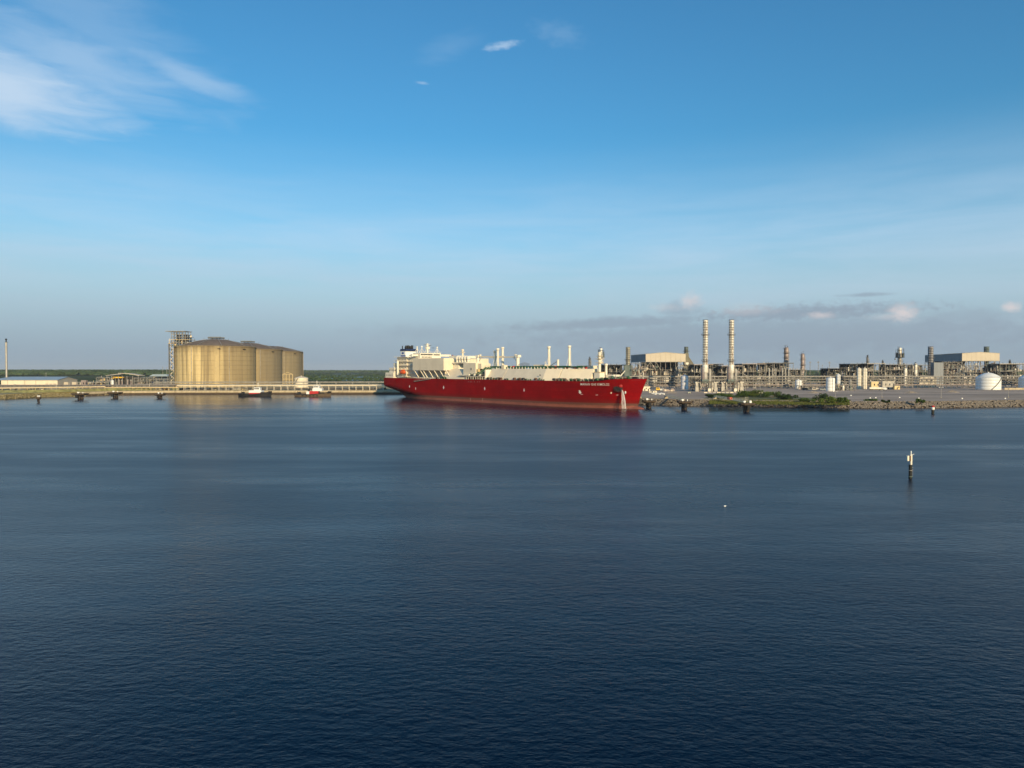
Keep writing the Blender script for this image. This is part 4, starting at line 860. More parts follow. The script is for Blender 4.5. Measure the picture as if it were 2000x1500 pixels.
# yard vehicles and cabins
def cabin(name, label, px0, px1, pyt, Y, m, cat='cabin', doors=2, roofm=None):
    w = (px1 - px0) / F * Y; h = PZ(pyt, Y) - G; t = thing(name, label, cat, (PX(px0, Y), Y, G))
    pbox('body', m, t, 0, w, 0, 3.5, .3, h); pbox('roof', roofm or steel_l, t, -.1, w + .1, -.1, 3.6, h + .01, h + .22)
    for i in range(doors):
        x = w * (i + .5) / doors; pbox('door', steel_d, t, x - .5, x + .5, -.06, -.01, .4, min(2.5, h * .6)); pbox('window', glassm, t, x + .9, x + 1.9, -.06, -.01, h * .5, h * .75)
    for x in (.3, w - .3): pbox('foot', conc, t, x - .3, x + .3, .2, 3.3, 0, .29)
    return t
cabin('equipment_cabin', 'cream two storey equipment box behind the tanker truck', 1702, 1716, 745.5, 742, buff, doors=2, roofm=cream)
cabin('equipment_cabin', 'long grey panelled building right of the cream equipment box', 1724, 1747, 745, 752, steel_l, doors=3, roofm=cream)
cabin('equipment_cabin', 'small tan hut at the right end of the grey panelled building', 1747.5, 1758, 753.5, 742, buff, doors=1, roofm=steel)
cabin('equipment_cabin', 'low cream cabin right of the ship bow tip', 1256, 1270, 755, 690, cream, doors=2)
cabin('guard_booth', 'tiny pale green booth alone on the yard below the rounded vessel', 1344, 1349.5, 766, 632, mat('pale_green', (.42, .46, .38), .6), 'booth', 1)
t = thing('tanker_truck', 'cream tanker truck parked in front of the twin slim vessels', 'truck', (PX(1699, 722), 722, G)); L_ = 30 / F * 722
pbar('tank_barrel', cream2, t, (0, 1.2, 2.0), (L_ - 2, 1.2, 2.0), 1.15, None, 'cyl'); pbox('chassis', black, t, 0, L_, .6, 1.8, .7, .95); 
MB().prism([(L_ - 1.8, .8), (L_ + 2, .8), (L_ + 2, 1.8), (L_ + .9, 2.1), (L_ + .6, 3.2), (L_ - 1.4, 3.3)], 0, 2.4).build('cab', white, t); pbox('window', glassm, t, L_ - .9, L_ + .4, -.06, 0, 2.1, 2.9)
for x in (1, 2.4, L_ - 5, L_ - .8, L_ + 1.3): pbar('wheel', tyre, t, (x, -.1, .5), (x, 2.5, .5), .5, None, 'cyl')
def parked(name, label, cat, px, Y, m, L_=5, h=1.7, van=False):
    t = thing(name, label, cat, (PX(px, Y), Y, G))
    p = [(0, .4), (L_, .4), (L_, h * .6), (L_ * .86, h * .62), (L_ * .7, h), (L_ * .08, h), (0, h * .65)]
    MB().prism(p, 0, 1.9).build('body', m, t); pbox('window', glassm, t, L_ * .12, L_ * .68, -.03, 0, h * .62, h * .9)
    for x in (L_ * .2, L_ * .8): pbar('wheel', tyre, t, (x, -.06, .35), (x, 1.96, .35), .35, None, 'cyl')
    return t
parked('excavator_cab', 'yellow machine parked between ship bow and rounded vessel', 'machine', 1281.5, 715, yellow, 4.2, 3.2)
parked('parked_van', 'white van parked right of the yellow machine', 'van', 1290, 706, white, 5, 2.2)
parked('parked_truck', 'dark service truck beside the small white tank', 'truck', 1568, 726, steel_d, 6, 2.6)
parked('parked_truck', 'grey service truck between the small and medium white tanks', 'truck', 1586, 722, steel_l, 6, 2.6)
parked('parked_truck', 'blue grey truck just left of the medium white tank', 'truck', 1602, 718, grey_clad, 6, 2.4)
for i, (px, Y, lb) in enumerate([(1256, 640, 'cream crates on the yard just right of the bow'), (1296, 690, 'light grey machinery heap behind the yard')]):
    t = thing('equipment_stack', lb, 'crates', (PX(px, Y), Y, G)); r = random.Random(i)
    for j in range(9): x = r.uniform(0, 12); pbox('crate', r.choice([cream, steel_l, cream2, pink]), t, x, x + r.uniform(1, 3), j % 3 * 2.2, j % 3 * 2.2 + 2, 0, r.uniform(1, 2.6))
# white bags dumped on the yard
for j, px in enumerate([1274.5, 1277.5, 1280, 1283, 1286, 1288.5, 1291.5, 1294, 1296.5]):
    Y = 612 - (j % 3) * 8; b = MB(); r = random.Random(j + 90)
    b.lathe([(.01, 0), (1.0, .05), (1.15, .5), (.9, 1.0), (.45, 1.2), (.01, 1.15)], 9); b.v = [(x * r.uniform(.85, 1.15), y * r.uniform(.85, 1.1), z * r.uniform(.9, 1.1)) for x, y, z in b.v]
    tag(b.build('bulk_bag', cloth, None, (PX(px, Y), Y, G + .05), True), ['first', 'second', 'third', 'fourth', 'fifth', 'sixth', 'seventh', 'eighth', 'ninth'][j] + ' white bulk bag from the left in the row right of the bow', 'bag', 'white bags on the yard')
for i, (px, py, lb) in enumerate(((1310, 768, 'low grey gravel heap left of the tiny pale green booth'), (1420, 765.5, 'low gravel heap in front of the frame between the tall stacks'), (1590, 768, 'small gravel heap on the yard left of the medium white tank'), (1780, 768, 'low gravel heap on the open yard right of the tan hut'), (1860, 766.5, 'low gravel heap left of the biggest white tank'))):
    Y = gy(py); r = random.Random(i + 300); b = MB(); b.lathe([(4.5, -.1), (3.4, .5), (2.0, 1.1), (.8, 1.5), (.01, 1.6)], 14); b.v = [(x * r.uniform(.85, 1.2) * 1.5, y * r.uniform(.85, 1.2), z * r.uniform(.8, 1.2)) for x, y, z in b.v]
    tag(b.build('gravel_heap', mat('gravel_heap', (.30, .25, .20), .95, 0, .4, 1.5), None, (PX(px, Y), Y, G)), lb, 'gravel heap', 'gravel heaps on the yard')
for i in range(16):
    px = 1375 + i * 8.5; Y = 640; t = thing('road_barrier', ['first', 'second', 'third', 'fourth', 'fifth', 'sixth', 'seventh', 'eighth', 'ninth', 'tenth', 'eleventh', 'twelfth', 'thirteenth', 'fourteenth', 'fifteenth', 'sixteenth'][i] + ' low pale barrier from the left in the row before the stacks', 'barrier', (PX(px, Y), Y, G), 0, 'barriers on the yard')
    MB().prism([(-.0, 0), (3.2, 0), (3.2, .15), (3.0, .8), (.2, .8), (0, .15)], -.25, .25).build('barrier_body', steel_l if i % 3 else cream, t)
# fence on the bank below the bushes
fn = thing('bank_fence', 'low pale post fence below the bushes on the right bank', 'fence', (PX(1370, 492), 492, G))
for i in range(34): pbox('post', steel_l, fn, i * .95 - .05, i * .95 + .05, -.05, .05, -.4, 1.5)
for z in (.5, 1.4): pbox('rail', steel_l, fn, 0, 31.4, -.03, .03, z, z + .06)

# lamp posts, marker signs, power line towers
for px, Y, pyt, lb in ((1485.6, 560, 749, 'lamp post standing behind the bank thicket'), (1631.5, 545, 764, 'short lamp post below the medium white tank'), (1722.8, 540, 741, 'lamp post right of the tanker truck'),
                       (1838.5, 530, 756, 'lamp post on the road in front of the right rack'), (1970, 535, 753, 'lamp post at the far right by the big domed tank')):
    t = thing('lamp_post', lb, 'lamp post', (PX(px, Y), Y, G), 0, 'lamp posts along the road'); H = PZ(pyt, Y) - G
    pcyl('pole', steel_l, t, 0, 0, 0, H, .14); pbox('arm', steel_l, t, -1.3, 1.3, -.06, .06, H - .15, H - .03); pcyl('footing', conc, t, 0, 0, 0, .5, .35)
    for x in (-1.3, 1.3): pbox('lamp_head', white, t, x - .35, x + .35, -.2, .2, H - .4, H - .16)
spots = [(1662.5, 773, 'on the bank near the medium white tank'), (1700, 778, 'on the bank below the tanker truck, left of two'), (1711, 777.5, 'on the bank below the tanker truck, right of two'), (1757.5, 777, 'on the bank below the tan hut'), (1795, 778.5, 'right above the lone round bush'),
         (1880, 779, 'on the bank in front of the right hall'), (1964, 779, 'on the bank below the big domed tank')]
for px, py, w in spots:
    Y = gy(py + 2); t = thing('marker_sign', 'white marker board ' + w, 'sign', (PX(px, Y), Y, G), 0, 'white marker boards on the bank')
    pcyl('post', steel, t, 0, 0, 0, 1.1, .05); pbox('board', white, t, -.42, .42, -.12, -.06, .7, 1.35)
for px, Y, pyt, lb in ((1582, 1000, 705, 'left lattice pole in the open gap'), (1598, 980, 705, 'middle lattice pole in the open gap'), (1620, 1000, 706, 'right lattice pole at the edge of the open gap'), (1606, 1700, 712, 'faint farther pole between the middle and right lattice poles')):
    t = thing('lattice_pole', lb, 'pole', (PX(px, Y), Y, G), 0, 'poles in the open gap'); H = PZ(pyt, Y) - G
    for sx in (-.45, .45): pbar('leg', steel, t, (sx, 0, 0), (sx * .5, 0, H), .22)
    for j in range(8): s_ = 1 if j % 2 else -1; pbar('lattice_bar', steel, t, (-.42 * s_, 0, H * j / 8), (.42 * s_, 0, H * (j + 1) / 8), .14)
    pbox('crossarm', steel, t, -1.6, 1.6, -.1, .1, H * .93, H * .95)

# ------------------------------------------------------------ left side: warehouse, flare, tank farm gear
Yw = 898; t = thing('warehouse', 'long cream warehouse with blue grey roof at the left edge', 'warehouse', (PX(2, Yw), Yw, G)); w = (112 - 2) / F * Yw; hw = PZ(742.5, Yw) - G; hr = PZ(736, 935) - G
n_ = 10
for i in range(n_): pbox('wall_panel', cream, t, w * i / n_ + .05, w * (i + 1) / n_ - .05, 0, .3, 0, hw)
gx = PX(150, 945) - PX(2, Yw)
m = MB(); m.v = [(w, .3, 0), (gx, 48, 0), (gx, 48, hw), ((w + gx) / 2, 24, hr), (w, .3, hw)]; m.f = [(0, 1, 2, 3, 4)]; 
m2 = MB(); m2.v = m.v + [(x - .4, y, z) for x, y, z in m.v]; m2.f = [(0, 1, 2, 3, 4), (9, 8, 7, 6, 5)] + [(j, 5 + j, 5 + (j + 1) % 5, (j + 1) % 5) for j in range(5)]; m2.build('gable_wall', beige_clad, t)
m = MB(); A = [(-14, -.8, hw + .1), (w + .8, -.8, hw + .1), ((w + gx) / 2 + .6, 24, hr + .1), (-4, 24, hr + .1), (gx - w - 14, 49, hw + .1), (gx + .8, 49, hw + .1)]
m.v = A + [(x, y, z + .25) for x, y, z in A]; m.f = [(6, 7, 8, 9), (9, 8, 11, 10), (0, 3, 2, 1), (3, 4, 5, 2), (0, 1, 7, 6), (1, 2, 8, 7), (2, 5, 11, 8)]; m.build('roof', roof_blue, t)
for x in (16, 17.8, 56, 61, 66): pbox('door', beige_clad if x > 20 else steel, t, x, x + (1.2 if x < 20 else 3.6), -.1, -.02, .2, 3.4 if x > 20 else 2.4)
for x in (8.5, 30, 44): pbar('down_pipe', steel, t, (x, -.1, 0), (x, -.1, hw), .25)
pbox('gutter', steel_l, t, -14, w + .8, -1.0, -.81, hw - .1, hw + .15)
for i in range(5): pbox('lean_to_bay', beige_clad, t, w + 3 + i * 6, w + 8.5 + i * 6, 8 + i * 7, 12 + i * 7, 0, 5)
Yf = 930; t = thing('flare_stack', 'slim tall flare stack with dark tip at the left edge', 'flare stack', (PX(13, Yf), Yf, G)); H = PZ(668.5, Yf) - G; Ht = PZ(661.5, Yf) - G
k_ = 8
for i in range(k_): pcyl('pipe_section', mat('pale_stack', (0.5, 0.47, 0.42), .5, .1), t, 0, 0, H * i / k_, H * (i + 1) / k_ - .05, 1.0)
ring('gallery', steel_d, t, H, .5, 1.9, .35, 14); pcyl('burner_tip', black, t, 0, 0, H + .35, Ht, .65); ring('wind_shield', black, t, Ht - 1.8, .9, 1.15, 1.8, 12); pbar('ladder', steel, t, (1.2, 0, 0), (1.2, 0, H), .25)
for a in (-1.2, .8): pbar('riser', steel, t, (a, -.4, 0), (a, -.4, H * .98), .12, None, 'cyl')

for (a_, b_, yy, hy, lb, sd_) in ((350, 430, 728, 757, 'low pump gear behind the quay trestle below the nearest tank', 111), (432, 520, 728, 757, 'low pump gear behind the quay trestle left of the black tug', 112), (655, 735, 735, 758, 'scattered low gear behind the quay trestle near the ship stern', 113), (225, 330, 718, 755, 'low yellowish valve gear below the crane shed', 114), (20, 150, 712, 757, 'low brownish pipe gear below the warehouse', 115)):
    module('pump_skid', lb, 'pump skid', a_, b_, hy, yy, 4, sd_, 1, dens=1.5 if sd_ != 113 else .6, mats=[steel_l, buff, pink, steel_d, rust, cream, steel], mcol=steel_l)
module('process_frame', 'brownish pipework frames right of the warehouse', 'process unit', 150, 212, 746.5, 820, 16, 101, 2, dens=1.6, mats=[pink, steel_l, rust, teal, buff], mcol=steel_l)
module('process_frame', 'open pale steel frame left of the yellow crane shed', 'process unit', 188, 214, 737.5, 840, 12, 102, 3, dens=1.2, mats=[steel_l, pink, buff], mcol=steel_l)
module('process_frame', 'wide steel frame between the crane shed and the stair tower', 'process unit', 262, 300, 738, 850, 14, 103, 3, dens=1.2, mats=[steel_l, pink, buff, steel_d], mcol=steel_l)
module('process_frame', 'dark windowed frame building left of the stair tower', 'process unit', 292, 334, 741, 830, 12, 104, 2, dens=.8, mats=[steel_l, navy, steel_d], mcol=steel_l)
t = thing('open_shed', 'blue roofed open shed left of the nearest concrete tank', 'shed', (PX(293, 900), 900, G)); w = 34 / F * 900
for x in (0, w / 3, w * 2 / 3, w): 
    for y in (0, 12): pbox('column', steel_l, t, x - .2, x + .2, y, y + .4, 0, PZ(735, 900) - G)
MB().prism([(-1, PZ(735, 900) - G), (w + 1, PZ(735, 900) - G), (w - 1, PZ(731, 900) - G), (4, PZ(731, 900) - G)], -1, 13).build('roof', roof_blue, t); pbox('wall_sheet', mat('slate_blue', (.06, .09, .14), .6), t, .5, w - .5, 6, 6.3, 3, PZ(736, 900) - G)
t = thing('crane_shed', 'open gabled shed with yellow gantry crane inside behind the left racks', 'shed', (PX(206, 880), 880, G)); k = 880 / F
def sx(px): return (px - 206) * k
zr = PZ(728.5, 880) - G; ze = PZ(733, 880) - G
MB().prism([(sx(206), ze), (sx(228), PZ(730, 880) - G), (sx(236), PZ(730.5, 880) - G), (sx(236), PZ(731.5, 880) - G), (sx(206), ze - .8)], 0, 10).build('roof', steel_l, t)
MB().prism([(sx(229), zr), (sx(246), zr - .3), (sx(270), ze), (sx(270), ze - .7), (sx(246), zr - 1.0), (sx(229), zr - .7)], 2, 16).build('roof', beige_clad, t)
for px in (207, 216, 229, 237, 246, 257, 268): pbox('column', steel_l, t, sx(px) - .3, sx(px) + .3, 2.2, 2.8, 0, ze - .9)
pbox('crane_beam', yellow, t, sx(217), sx(238), 2.9, 4.6, PZ(738.5, 880) - G, PZ(736, 880) - G); pbox('crane_hoist', yellow, t, sx(214), sx(219), 2.9, 4.6, PZ(740, 880) - G, PZ(738.6, 880) - G)
pbox('rear_cladding', steel_d, t, sx(212), sx(268), 11, 11.4, 0, ze - 1.5)
round_tank('storage_tank', 216, 222.5, 751.5, 743.5, 742.8, white, 'tiny bright white tank among the left pipe racks', None, Y=770)
for i, px in enumerate((232.5, 238.5, 249.5, 256)):
    t = thing('loading_column', ['first', 'second', 'third', 'fourth'][i] + ' pinkish upright pipe from the left beside the tiny white tank', 'column', (PX(px, 752), 752, G), 0, 'pinkish uprights by the left racks')
    pcyl('pipe', pink, t, 0, 0, .5, PZ(743 + (i % 2), 752) - G, .65); pcyl('flange', rust, t, 0, 0, 0, .49, 1.0); pbox('top_box', steel_l, t, -.9, .9, -.5, .5, PZ(743 + (i % 2), 752) - G + .01, PZ(742, 752) - G + .4)
cabin('control_cabin', 'small pinkish cabin right of the warehouse', 158, 168, 743, 800, pink, doors=2)
for px, Y, pyt, lb in ((90, 1500, 727, 'left faint thin mast over the woodland'), (318, 1300, 716, 'left one of two thin masts beside the stair tower'), (326, 1300, 717, 'right one of two thin masts beside the stair tower')):
    t = thing('radio_mast', lb, 'mast', (PX(px, Y), Y, G), 0, 'thin far masts'); pcyl('mast_pole', steel_l, t, 0, 0, 0, PZ(pyt, Y) - G, .3); pbox('crossarm', steel_l, t, -1.5, 1.5, -.1, .1, 12, 12.3)

# ------------------------------------------------------------ mooring dolphins and walkways
def dolphin(px, Y, ztop, wid, label, group, npile=4, gear=True, seed=1):
    r = random.Random(seed); t = thing('mooring_dolphin', label, 'mooring dolphin', (PX(px, Y), Y, 0), 0, group)
    b = MB(); w = wid / 2; prof = [(-w, -w * .7), (-w * .6, -w), (w * .6, -w), (w, -w * .7), (w, w * .7), (w * .6, w), (-w * .6, w), (-w, w * .7)]
    k = len(prof); z0, z1 = ztop - 1.3, ztop
    b.v = [(x * .72, y * .72, z0 - .5) for x, y in prof] + [(x, y, z0 + .4) for x, y in prof] + [(x, y, z1) for x, y in prof]
    b.f = [tuple(range(k - 1, -1, -1)), tuple(range(2 * k, 3 * k))] + [(l * k + i, l * k + (i + 1) % k, (l + 1) * k + (i + 1) % k, (l + 1) * k + i) for l in (0, 1) for i in range(k)]
    b.build('cap', conc_d, t)
    for i in range(npile):
        a = 2 * pi * i / npile + .6; x, y = cos(a) * w * .22, sin(a) * w * .22
        pbar('pile', pile, t, (x * 1.15, y * 1.15, -1.2), (x, y, z0 - .45), w * .24, None, 'cyl')
    pbox('fender_block', tyre, t, -w * .2, w * .2, -w * 1.0, -w * .72, z0 - 2.4, z0)
    if gear:
        pcyl('hook_base', white, t, -w * .3, 0, z1, z1 + .5, .5); pbox('hook', white, t, -w * .45, w * -.1, -.3, .3, z1 + .5, z1 + 1.2); pcyl('bollard', white, t, w * .45, 0, z1, z1 + 1.0, .35)
        for x in (-w * .95, -w * .5, 0, w * .5, w * .95): pbox('rail_post', steel_d, t, x - .05, x + .05, w * .9, w * .9 + .1, z1, z1 + 1.1)
        pbox('handrail', steel_d, t, -w * .95, w * .95, w * .9, w * .9 + .08, z1 + 1.1, z1 + 1.18)
    return t
dl = [(75, 534, 4.2, 3.0, 'leftmost dark mooring dolphin, narrow one near the left edge'), (156, 588, 5.0, 10.5, 'wide capped mooring dolphin second from the left'), (224.5, 618, 5.0, 10.0, 'wide capped mooring dolphin below the tiny white tank'), (312, 610, 4.0, 8, 'mooring dolphin with pale top left of the stair tower')]
for i, (px, Y, zt, w, lb) in enumerate(dl): dolphin(px, Y, zt, w, lb, 'mooring dolphins off the left bank', 3, True, i)
dr = [(1267.5, 457, 5.0, 8.0, 'mooring dolphin just right of the ship bow'), (1337, 441, 5.2, 8.2, 'middle mooring dolphin right of the ship'), (1458.5, 417, 5.2, 8.4, 'nearest mooring dolphin with white gear, in front of the thicket')]
for i, (px, Y, zt, w, lb) in enumerate(dr):
    t = dolphin(px, Y, zt, w, lb, 'mooring dolphins right of the ship', 3, True, i + 5)
    if i == 2:
        for x in (-.8, .8): pbox('mast_leg', steel_l, t, x - .06, x + .06, -.06, .06, zt, zt + 3.4)
        for z in (1, 2, 3.2): pbox('mast_rung', steel_l, t, -.9, .9, -.05, .05, zt + z, zt + z + .1)
        pbox('gear_box', white, t, 1.6, 2.8, -.6, .6, zt, zt + 1.3)
for (px0, py0, Y0, px1, Y1, zt, lb, patch) in ((1267, 779, 460, 1250, 520, 5.1, 'pale walkway from the yard to the dolphin beside the bow', 0), (1335, 780, 444, 1301, 520, 5.3, 'pale walkway from the yard to the middle dolphin', 0), (1456, 783, 420, 1396, 505, 5.3, 'pale walkway with an orange patch reaching the nearest dolphin', 1)):
    a = Vector((PX(px0, Y0), Y0, 0)); c = Vector((PX(px1, Y1), Y1, 0)); d = c - a; L_ = d.length
    t = thing('mooring_walkway', lb, 'walkway', (a.x, a.y, 0), atan2(d.y, d.x), 'walkways to the right dolphins')
    pbox('deck', walk, t, 0, L_, -.7, .7, zt, zt + .25)
    for y in (-.7, .7):
        pbox('truss_chord', walk, t, 0, L_, y - .1, y + .1, zt + 1.1, zt + 1.25)
        for i in range(int(L_ / 3)): pbar('truss_web', walk, t, (i * 3, y, zt + (.2 if i % 2 else 1.15)), (i * 3 + 3, y, zt + (1.15 if i % 2 else .2)), .1)
    pbox('shore_bearing', conc, t, L_ - 1.5, L_ + .5, -1.2, 1.2, G - .5, zt - .02)
    if patch: pbox('orange_cover', orange, t, L_ * .42, L_ * .50, -.85, .85, zt + .26, zt + 1.5)

# channel piles
def z_at(py, Y): return PZ(py, Y)
Y = 161.4; t = thing('channel_marker', 'nearest channel marker pile with white top and side lantern', 'channel marker', (PX(1780.3, Y), Y, 0)); k = Y / F
pcyl('pile', mat('tarred_pile', (.012, .014, .013), .7, 0, .5, 2.0), t, 0, 0, -1.5, PZ(908, Y), .36, 'cyl24'); ring('band', steel_l, t, PZ(919.5, Y), .36, .40, .12, 20); ring('band', greeng, t, .5, .36, .40, .12, 20)
pcyl('upper_pile', cream2, t, .12, 0, PZ(908, Y), PZ(888, Y), .25, 'cyl24'); pcyl('lantern', white, t, .1, 0, PZ(888, Y), PZ(881, Y), .12); pbar('antenna', white, t, (.3, 0, PZ(888.5, Y)), (.85, 0, PZ(887, Y)), .06)
pbox('day_board', rust, t, -.42, -.16, -.45, .45, PZ(900, Y), PZ(890.5, Y)); pbox('board_face', cream2, t, -.85, -.43, -.3, .3, PZ(900.3, Y), PZ(890.3, Y)); pbar('board_bracket', steel, t, (-.3, 0, PZ(895, Y)), (0, 0, PZ(895, Y)), .1)
for i in range(5): pbox('ladder_rung', steel_l, t, .36, .62, -.05, .05, .6 + i * .5, .66 + i * .5)
Y = 394; t = thing('channel_marker', 'small distant channel pile with red cap and white number board off the right bank', 'channel marker', (PX(1822.8, Y), Y, 0))
pcyl('pile', MATS['tarred_pile'], t, 0, 0, -1.5, PZ(800.5, Y), .72, 'cyl24'); pcyl('white_section', white, t, 0, 0, PZ(800.5, Y), PZ(795.5, Y), .86, 'cyl24'); pcyl('cap', red, t, 0, 0, PZ(795.5, Y), PZ(792.2, Y), .8, 'cyl24')
ring('collar', steel_d, t, PZ(800.5, Y) - .1, .7, .95, .14, 20)
t = thing('float', 'tiny white float on open water left of the nearest marker pile', 'float', (PX(1417, 129), 129, 0))
MB().lathe([(.01, -.15), (.16, -.1), (.22, .04), (.16, .16), (.01, .2)], 12).build('body', white, t, smooth=True); pbar('pick_up_ring', white, t, (.15, 0, .1), (.32, 0, .16), .04)
# ------------------------------------------------------------ the gas carrier
SU = (.649, -.761); SN = (.761, .649); SO = (-118.0, 643.0); SROT = atan2(SU[1], SU[0])
def sw(s, t): return SO[0] + SU[0] * s + SN[0] * t, SO[1] + SU[1] * s + SN[1] * t
def spx(s, t): x, y = sw(s, t); return 1000 + F * x / y
def SS(px, t): k = (px - 1000) / F; return (k * (SO[1] + SN[1] * t) - SO[0] - SN[0] * t) / (SU[0] - k * SU[1])
def SZ(py, s, t): return PZ(py, sw(s, t)[1])
ship = thing('gas_carrier', 'huge red hulled gas carrier with cream deck covers moored with its bow to the right', 'ship', (SO[0], SO[1], 0), SROT)
def smooth(x): x = max(0, min(1, x)); return x * x * (3 - 2 * x)
def z_deck(s): return 17.2 + 1.7 * smooth((s - 256) / 12)
def z_bot(s): return max(-3.0, 3.1 - 6.1 * (max(0, s) / 48.0))
def s_stem(z): return 277 + 7.2 * max(0, min(1.05, z / 18.9)) ** 1.35
def hb(s, z):
    st = s_stem(z); s0 = 200 + 44 * max(0, min(1, z / 18)); b = 23.0
    if s > s0: p = 1.75 + .75 * max(0, min(1, z / 18)); b *= max(0.0, 1 - ((s - s0) / (st - s0)) ** p)
    s1 = 85 - 55 * smooth(z / 10.0)
    if s < s1:
        e = .04 + .86 * smooth((z - 2.5) / 8.5); b *= e + (1 - e) * sin(pi / 2 * max(0, s) / s1) ** .8
    return b
fs = [0, .004, .01, .02, .035, .05, .07, .09, .11, .14, .17, .2, .24, .28, .34, .42, .5, .58, .64, .69, .73, .76, .79, .82, .845, .87, .89, .91, .928, .944, .958, .97, .98, .988, .994, .998, 1.0]
def loft(name, m, zlo, zhi, nz, transom):
    b = MB(); nf = len(fs)
    for side in (-1, 1):
        for k in range(nz + 1):
            for f in fs:
                s = f * s_stem(10); z = zlo(s) + (zhi(s) - zlo(s)) * k / nz; s = f * s_stem(z)
                b.v.append((s, 23 + side * hb(s, z), z))
    n1 = nf * (nz + 1)
    for k in range(nz):
        for i in range(nf - 1):
            a = k * nf + i; b.f.append((a, a + 1, a + nf + 1, a + nf)); a += n1; b.f.append((a, a + nf, a + nf + 1, a + 1))
        if transom: a = k * nf; b.f.append((a, a + nf, n1 + a + nf, n1 + a))
    for i in range(nf - 1):
        b.f.append((i, n1 + i, n1 + i + 1, i + 1))
        if name == 'hull': a = nz * nf + i; b.f.append((a, a + 1, n1 + a + 1, n1 + a))
    o = b.build(name, m, ship); return smooth_by(o, 35)
loft('hull', hull_red, lambda s: 3.3, lambda s: z_deck(s), 10, True)
loft('antifouling_band', antifoul, lambda s: z_bot(s), lambda s: 3.28, 6, True)
b = MB(); b.lathe([(.01, 0), (1.3, .6), (2.4, 2), (3.2, 5), (3.5, 12), (3.3, 22)], 18)
b.v = [(283.0 - z, 23 + x * .9, -1.6 + y * .98) for x, y, z in b.v]; b.build('bulbous_bow', antifoul, ship, smooth=True)
b = MB(); n_ = 60; lo = []; 
for i in range(n_): s = 1 + 279 * i / (n_ - 1); lo.append((s, 23 - hb(s, z_deck(s)) + .3, z_deck(s) + .03))
b.v = lo + [(s, 46 - t, z) for s, t, z in lo]; b.f = [(i, i + 1, n_ + i + 1, n_ + i) for i in range(n_ - 1)]; b.build('deck', deck_red, ship)
def hull_at(px, z, out=0.0):
    a, c = 90.0, s_stem(z) - .05
    if px < spx(90, 23 - hb(90, z)): a = 0.0
    for _ in range(40):
        mid = (a + c) / 2
        if spx(mid, 23 - hb(mid, z)) < px: a = mid
        else: c = mid
    s = a; d = .5; t0 = 23 - hb(s, z); ds = (23 - hb(min(s + d, s_stem(z)), z)) - t0; n = Vector((ds / d, -1, 0)).normalized()
    return Vector((s, t0, z)) + n * out, s
def hz(px, py, zg=12.0):
    z = zg
    for _ in range(12): p, s = hull_at(px, z); z = SZ(py, p.x, p.y)
    return z
def drape(name, m, polys, parent=ship, out=.06):         # flat marks lying on the plating: polygons in (column, row)
    b = MB()
    for poly in polys:
        pts = []
        for px, py in poly: z = hz(px, py); pts.append(hull_at(px, z, out)[0])
        b.quad(*pts)
    return b.build(name, m, parent)
def arrow(px, py, h, w):
    return [[(px - w * .22, py), (px + w * .22, py), (px + w * .22, py + h * .45), (px - w * .22, py + h * .45)], [(px - w * .5, py + h * .40), (px + w * .5, py + h * .40), (px, py + h)]]
for px, py, h, w in ((800, 752.3, 5.4, 2.4), (812, 756.5, 5.2, 1.8), (866.5, 753.8, 6.6, 3.2), (946.8, 756, 6.6, 3.0), (1023.7, 759, 6.6, 3.2)):
    drape('push_mark', white, arrow(px, py, h, w))
drape('push_mark', white, [[(1130.2, 762.5), (1133, 762), (1135.6, 766.3), (1135.4, 768.8), (1132.2, 769), (1131.4, 766)], [(1130, 766.5), (1131.6, 766), (1133.5, 768.8), (1132, 768.9)]])
drape('hull_dash', white, [[(1134.2, 770.2), (1139, 770), (1139, 770.7), (1134.2, 770.9)]]); drape('hull_dash', white, [[(1163.5, 771.2), (1168.4, 771), (1168.4, 771.8), (1163.5, 772)]]); drape('hull_dash', white, [[(1204, 771.2), (1208, 771), (1208, 771.7), (1204, 771.9)]])
drape('thruster_mark', cream2, [[(1192.3, 767.2), (1193.6, 765.6), (1195.2, 766), (1195.6, 767.8), (1194.3, 769.2), (1192.7, 768.8)]])
for px in (914, 918, 921, 926, 932, 936): drape('draught_figure', pink, [[(px, 745.2), (px + 1.3, 745.3), (px + 1.3, 746.3), (px, 746.2)]])
for px in (918, 942): drape('scrape', mat('scrape', (.34, .19, .14), .7), [[(px, 777.5), (px + 1.3, 777.5), (px + 1.2, 784), (px + .2, 783.6)]])
drape('hull_line', mat('hull_line', (.30, .03, .03), .5), [[(1232, 743.0), (1252, 742.2), (1252, 742.6), (1232, 743.4)]])
# ship's name in plating letters on the bow
cu = bpy.data.curves.new('name_curve', 'FONT'); cu.body = 'MARAN GAS KIMOLOS'; cu.size = 1.0; cu.resolution_u = 2; cu.space_character = 1.12; cu.offset = .012
tmp = bpy.data.objects.new('name_curve', cu); col.objects.link(tmp); bpy.context.view_layer.update()
me = bpy.data.meshes.new_from_object(tmp.evaluated_get(bpy.context.evaluated_depsgraph_get())); bpy.data.objects.remove(tmp); bpy.data.curves.remove(cu)
xs = [v.co.x for v in me.vertices]; ys = [v.co.y for v in me.vertices]; xa, xb = min(xs), max(xs); ya, yb = min(ys), max(ys)
for v in me.vertices:
    f = (v.co.x - xa) / (xb - xa); g = (v.co.y - ya) / (yb - ya); px = 1134.0 + (1190.2 - 1134.0) * f
    z = hz(1162, 753.0) + (hz(1162, 748.4) - hz(1162, 753.0)) * g
    v.co = hull_at(px, z, .07)[0]
me.name = 'name_lettering'; me.materials.append(white); o = bpy.data.objects.new('name_lettering', me); o.parent = ship; col.objects.link(o)

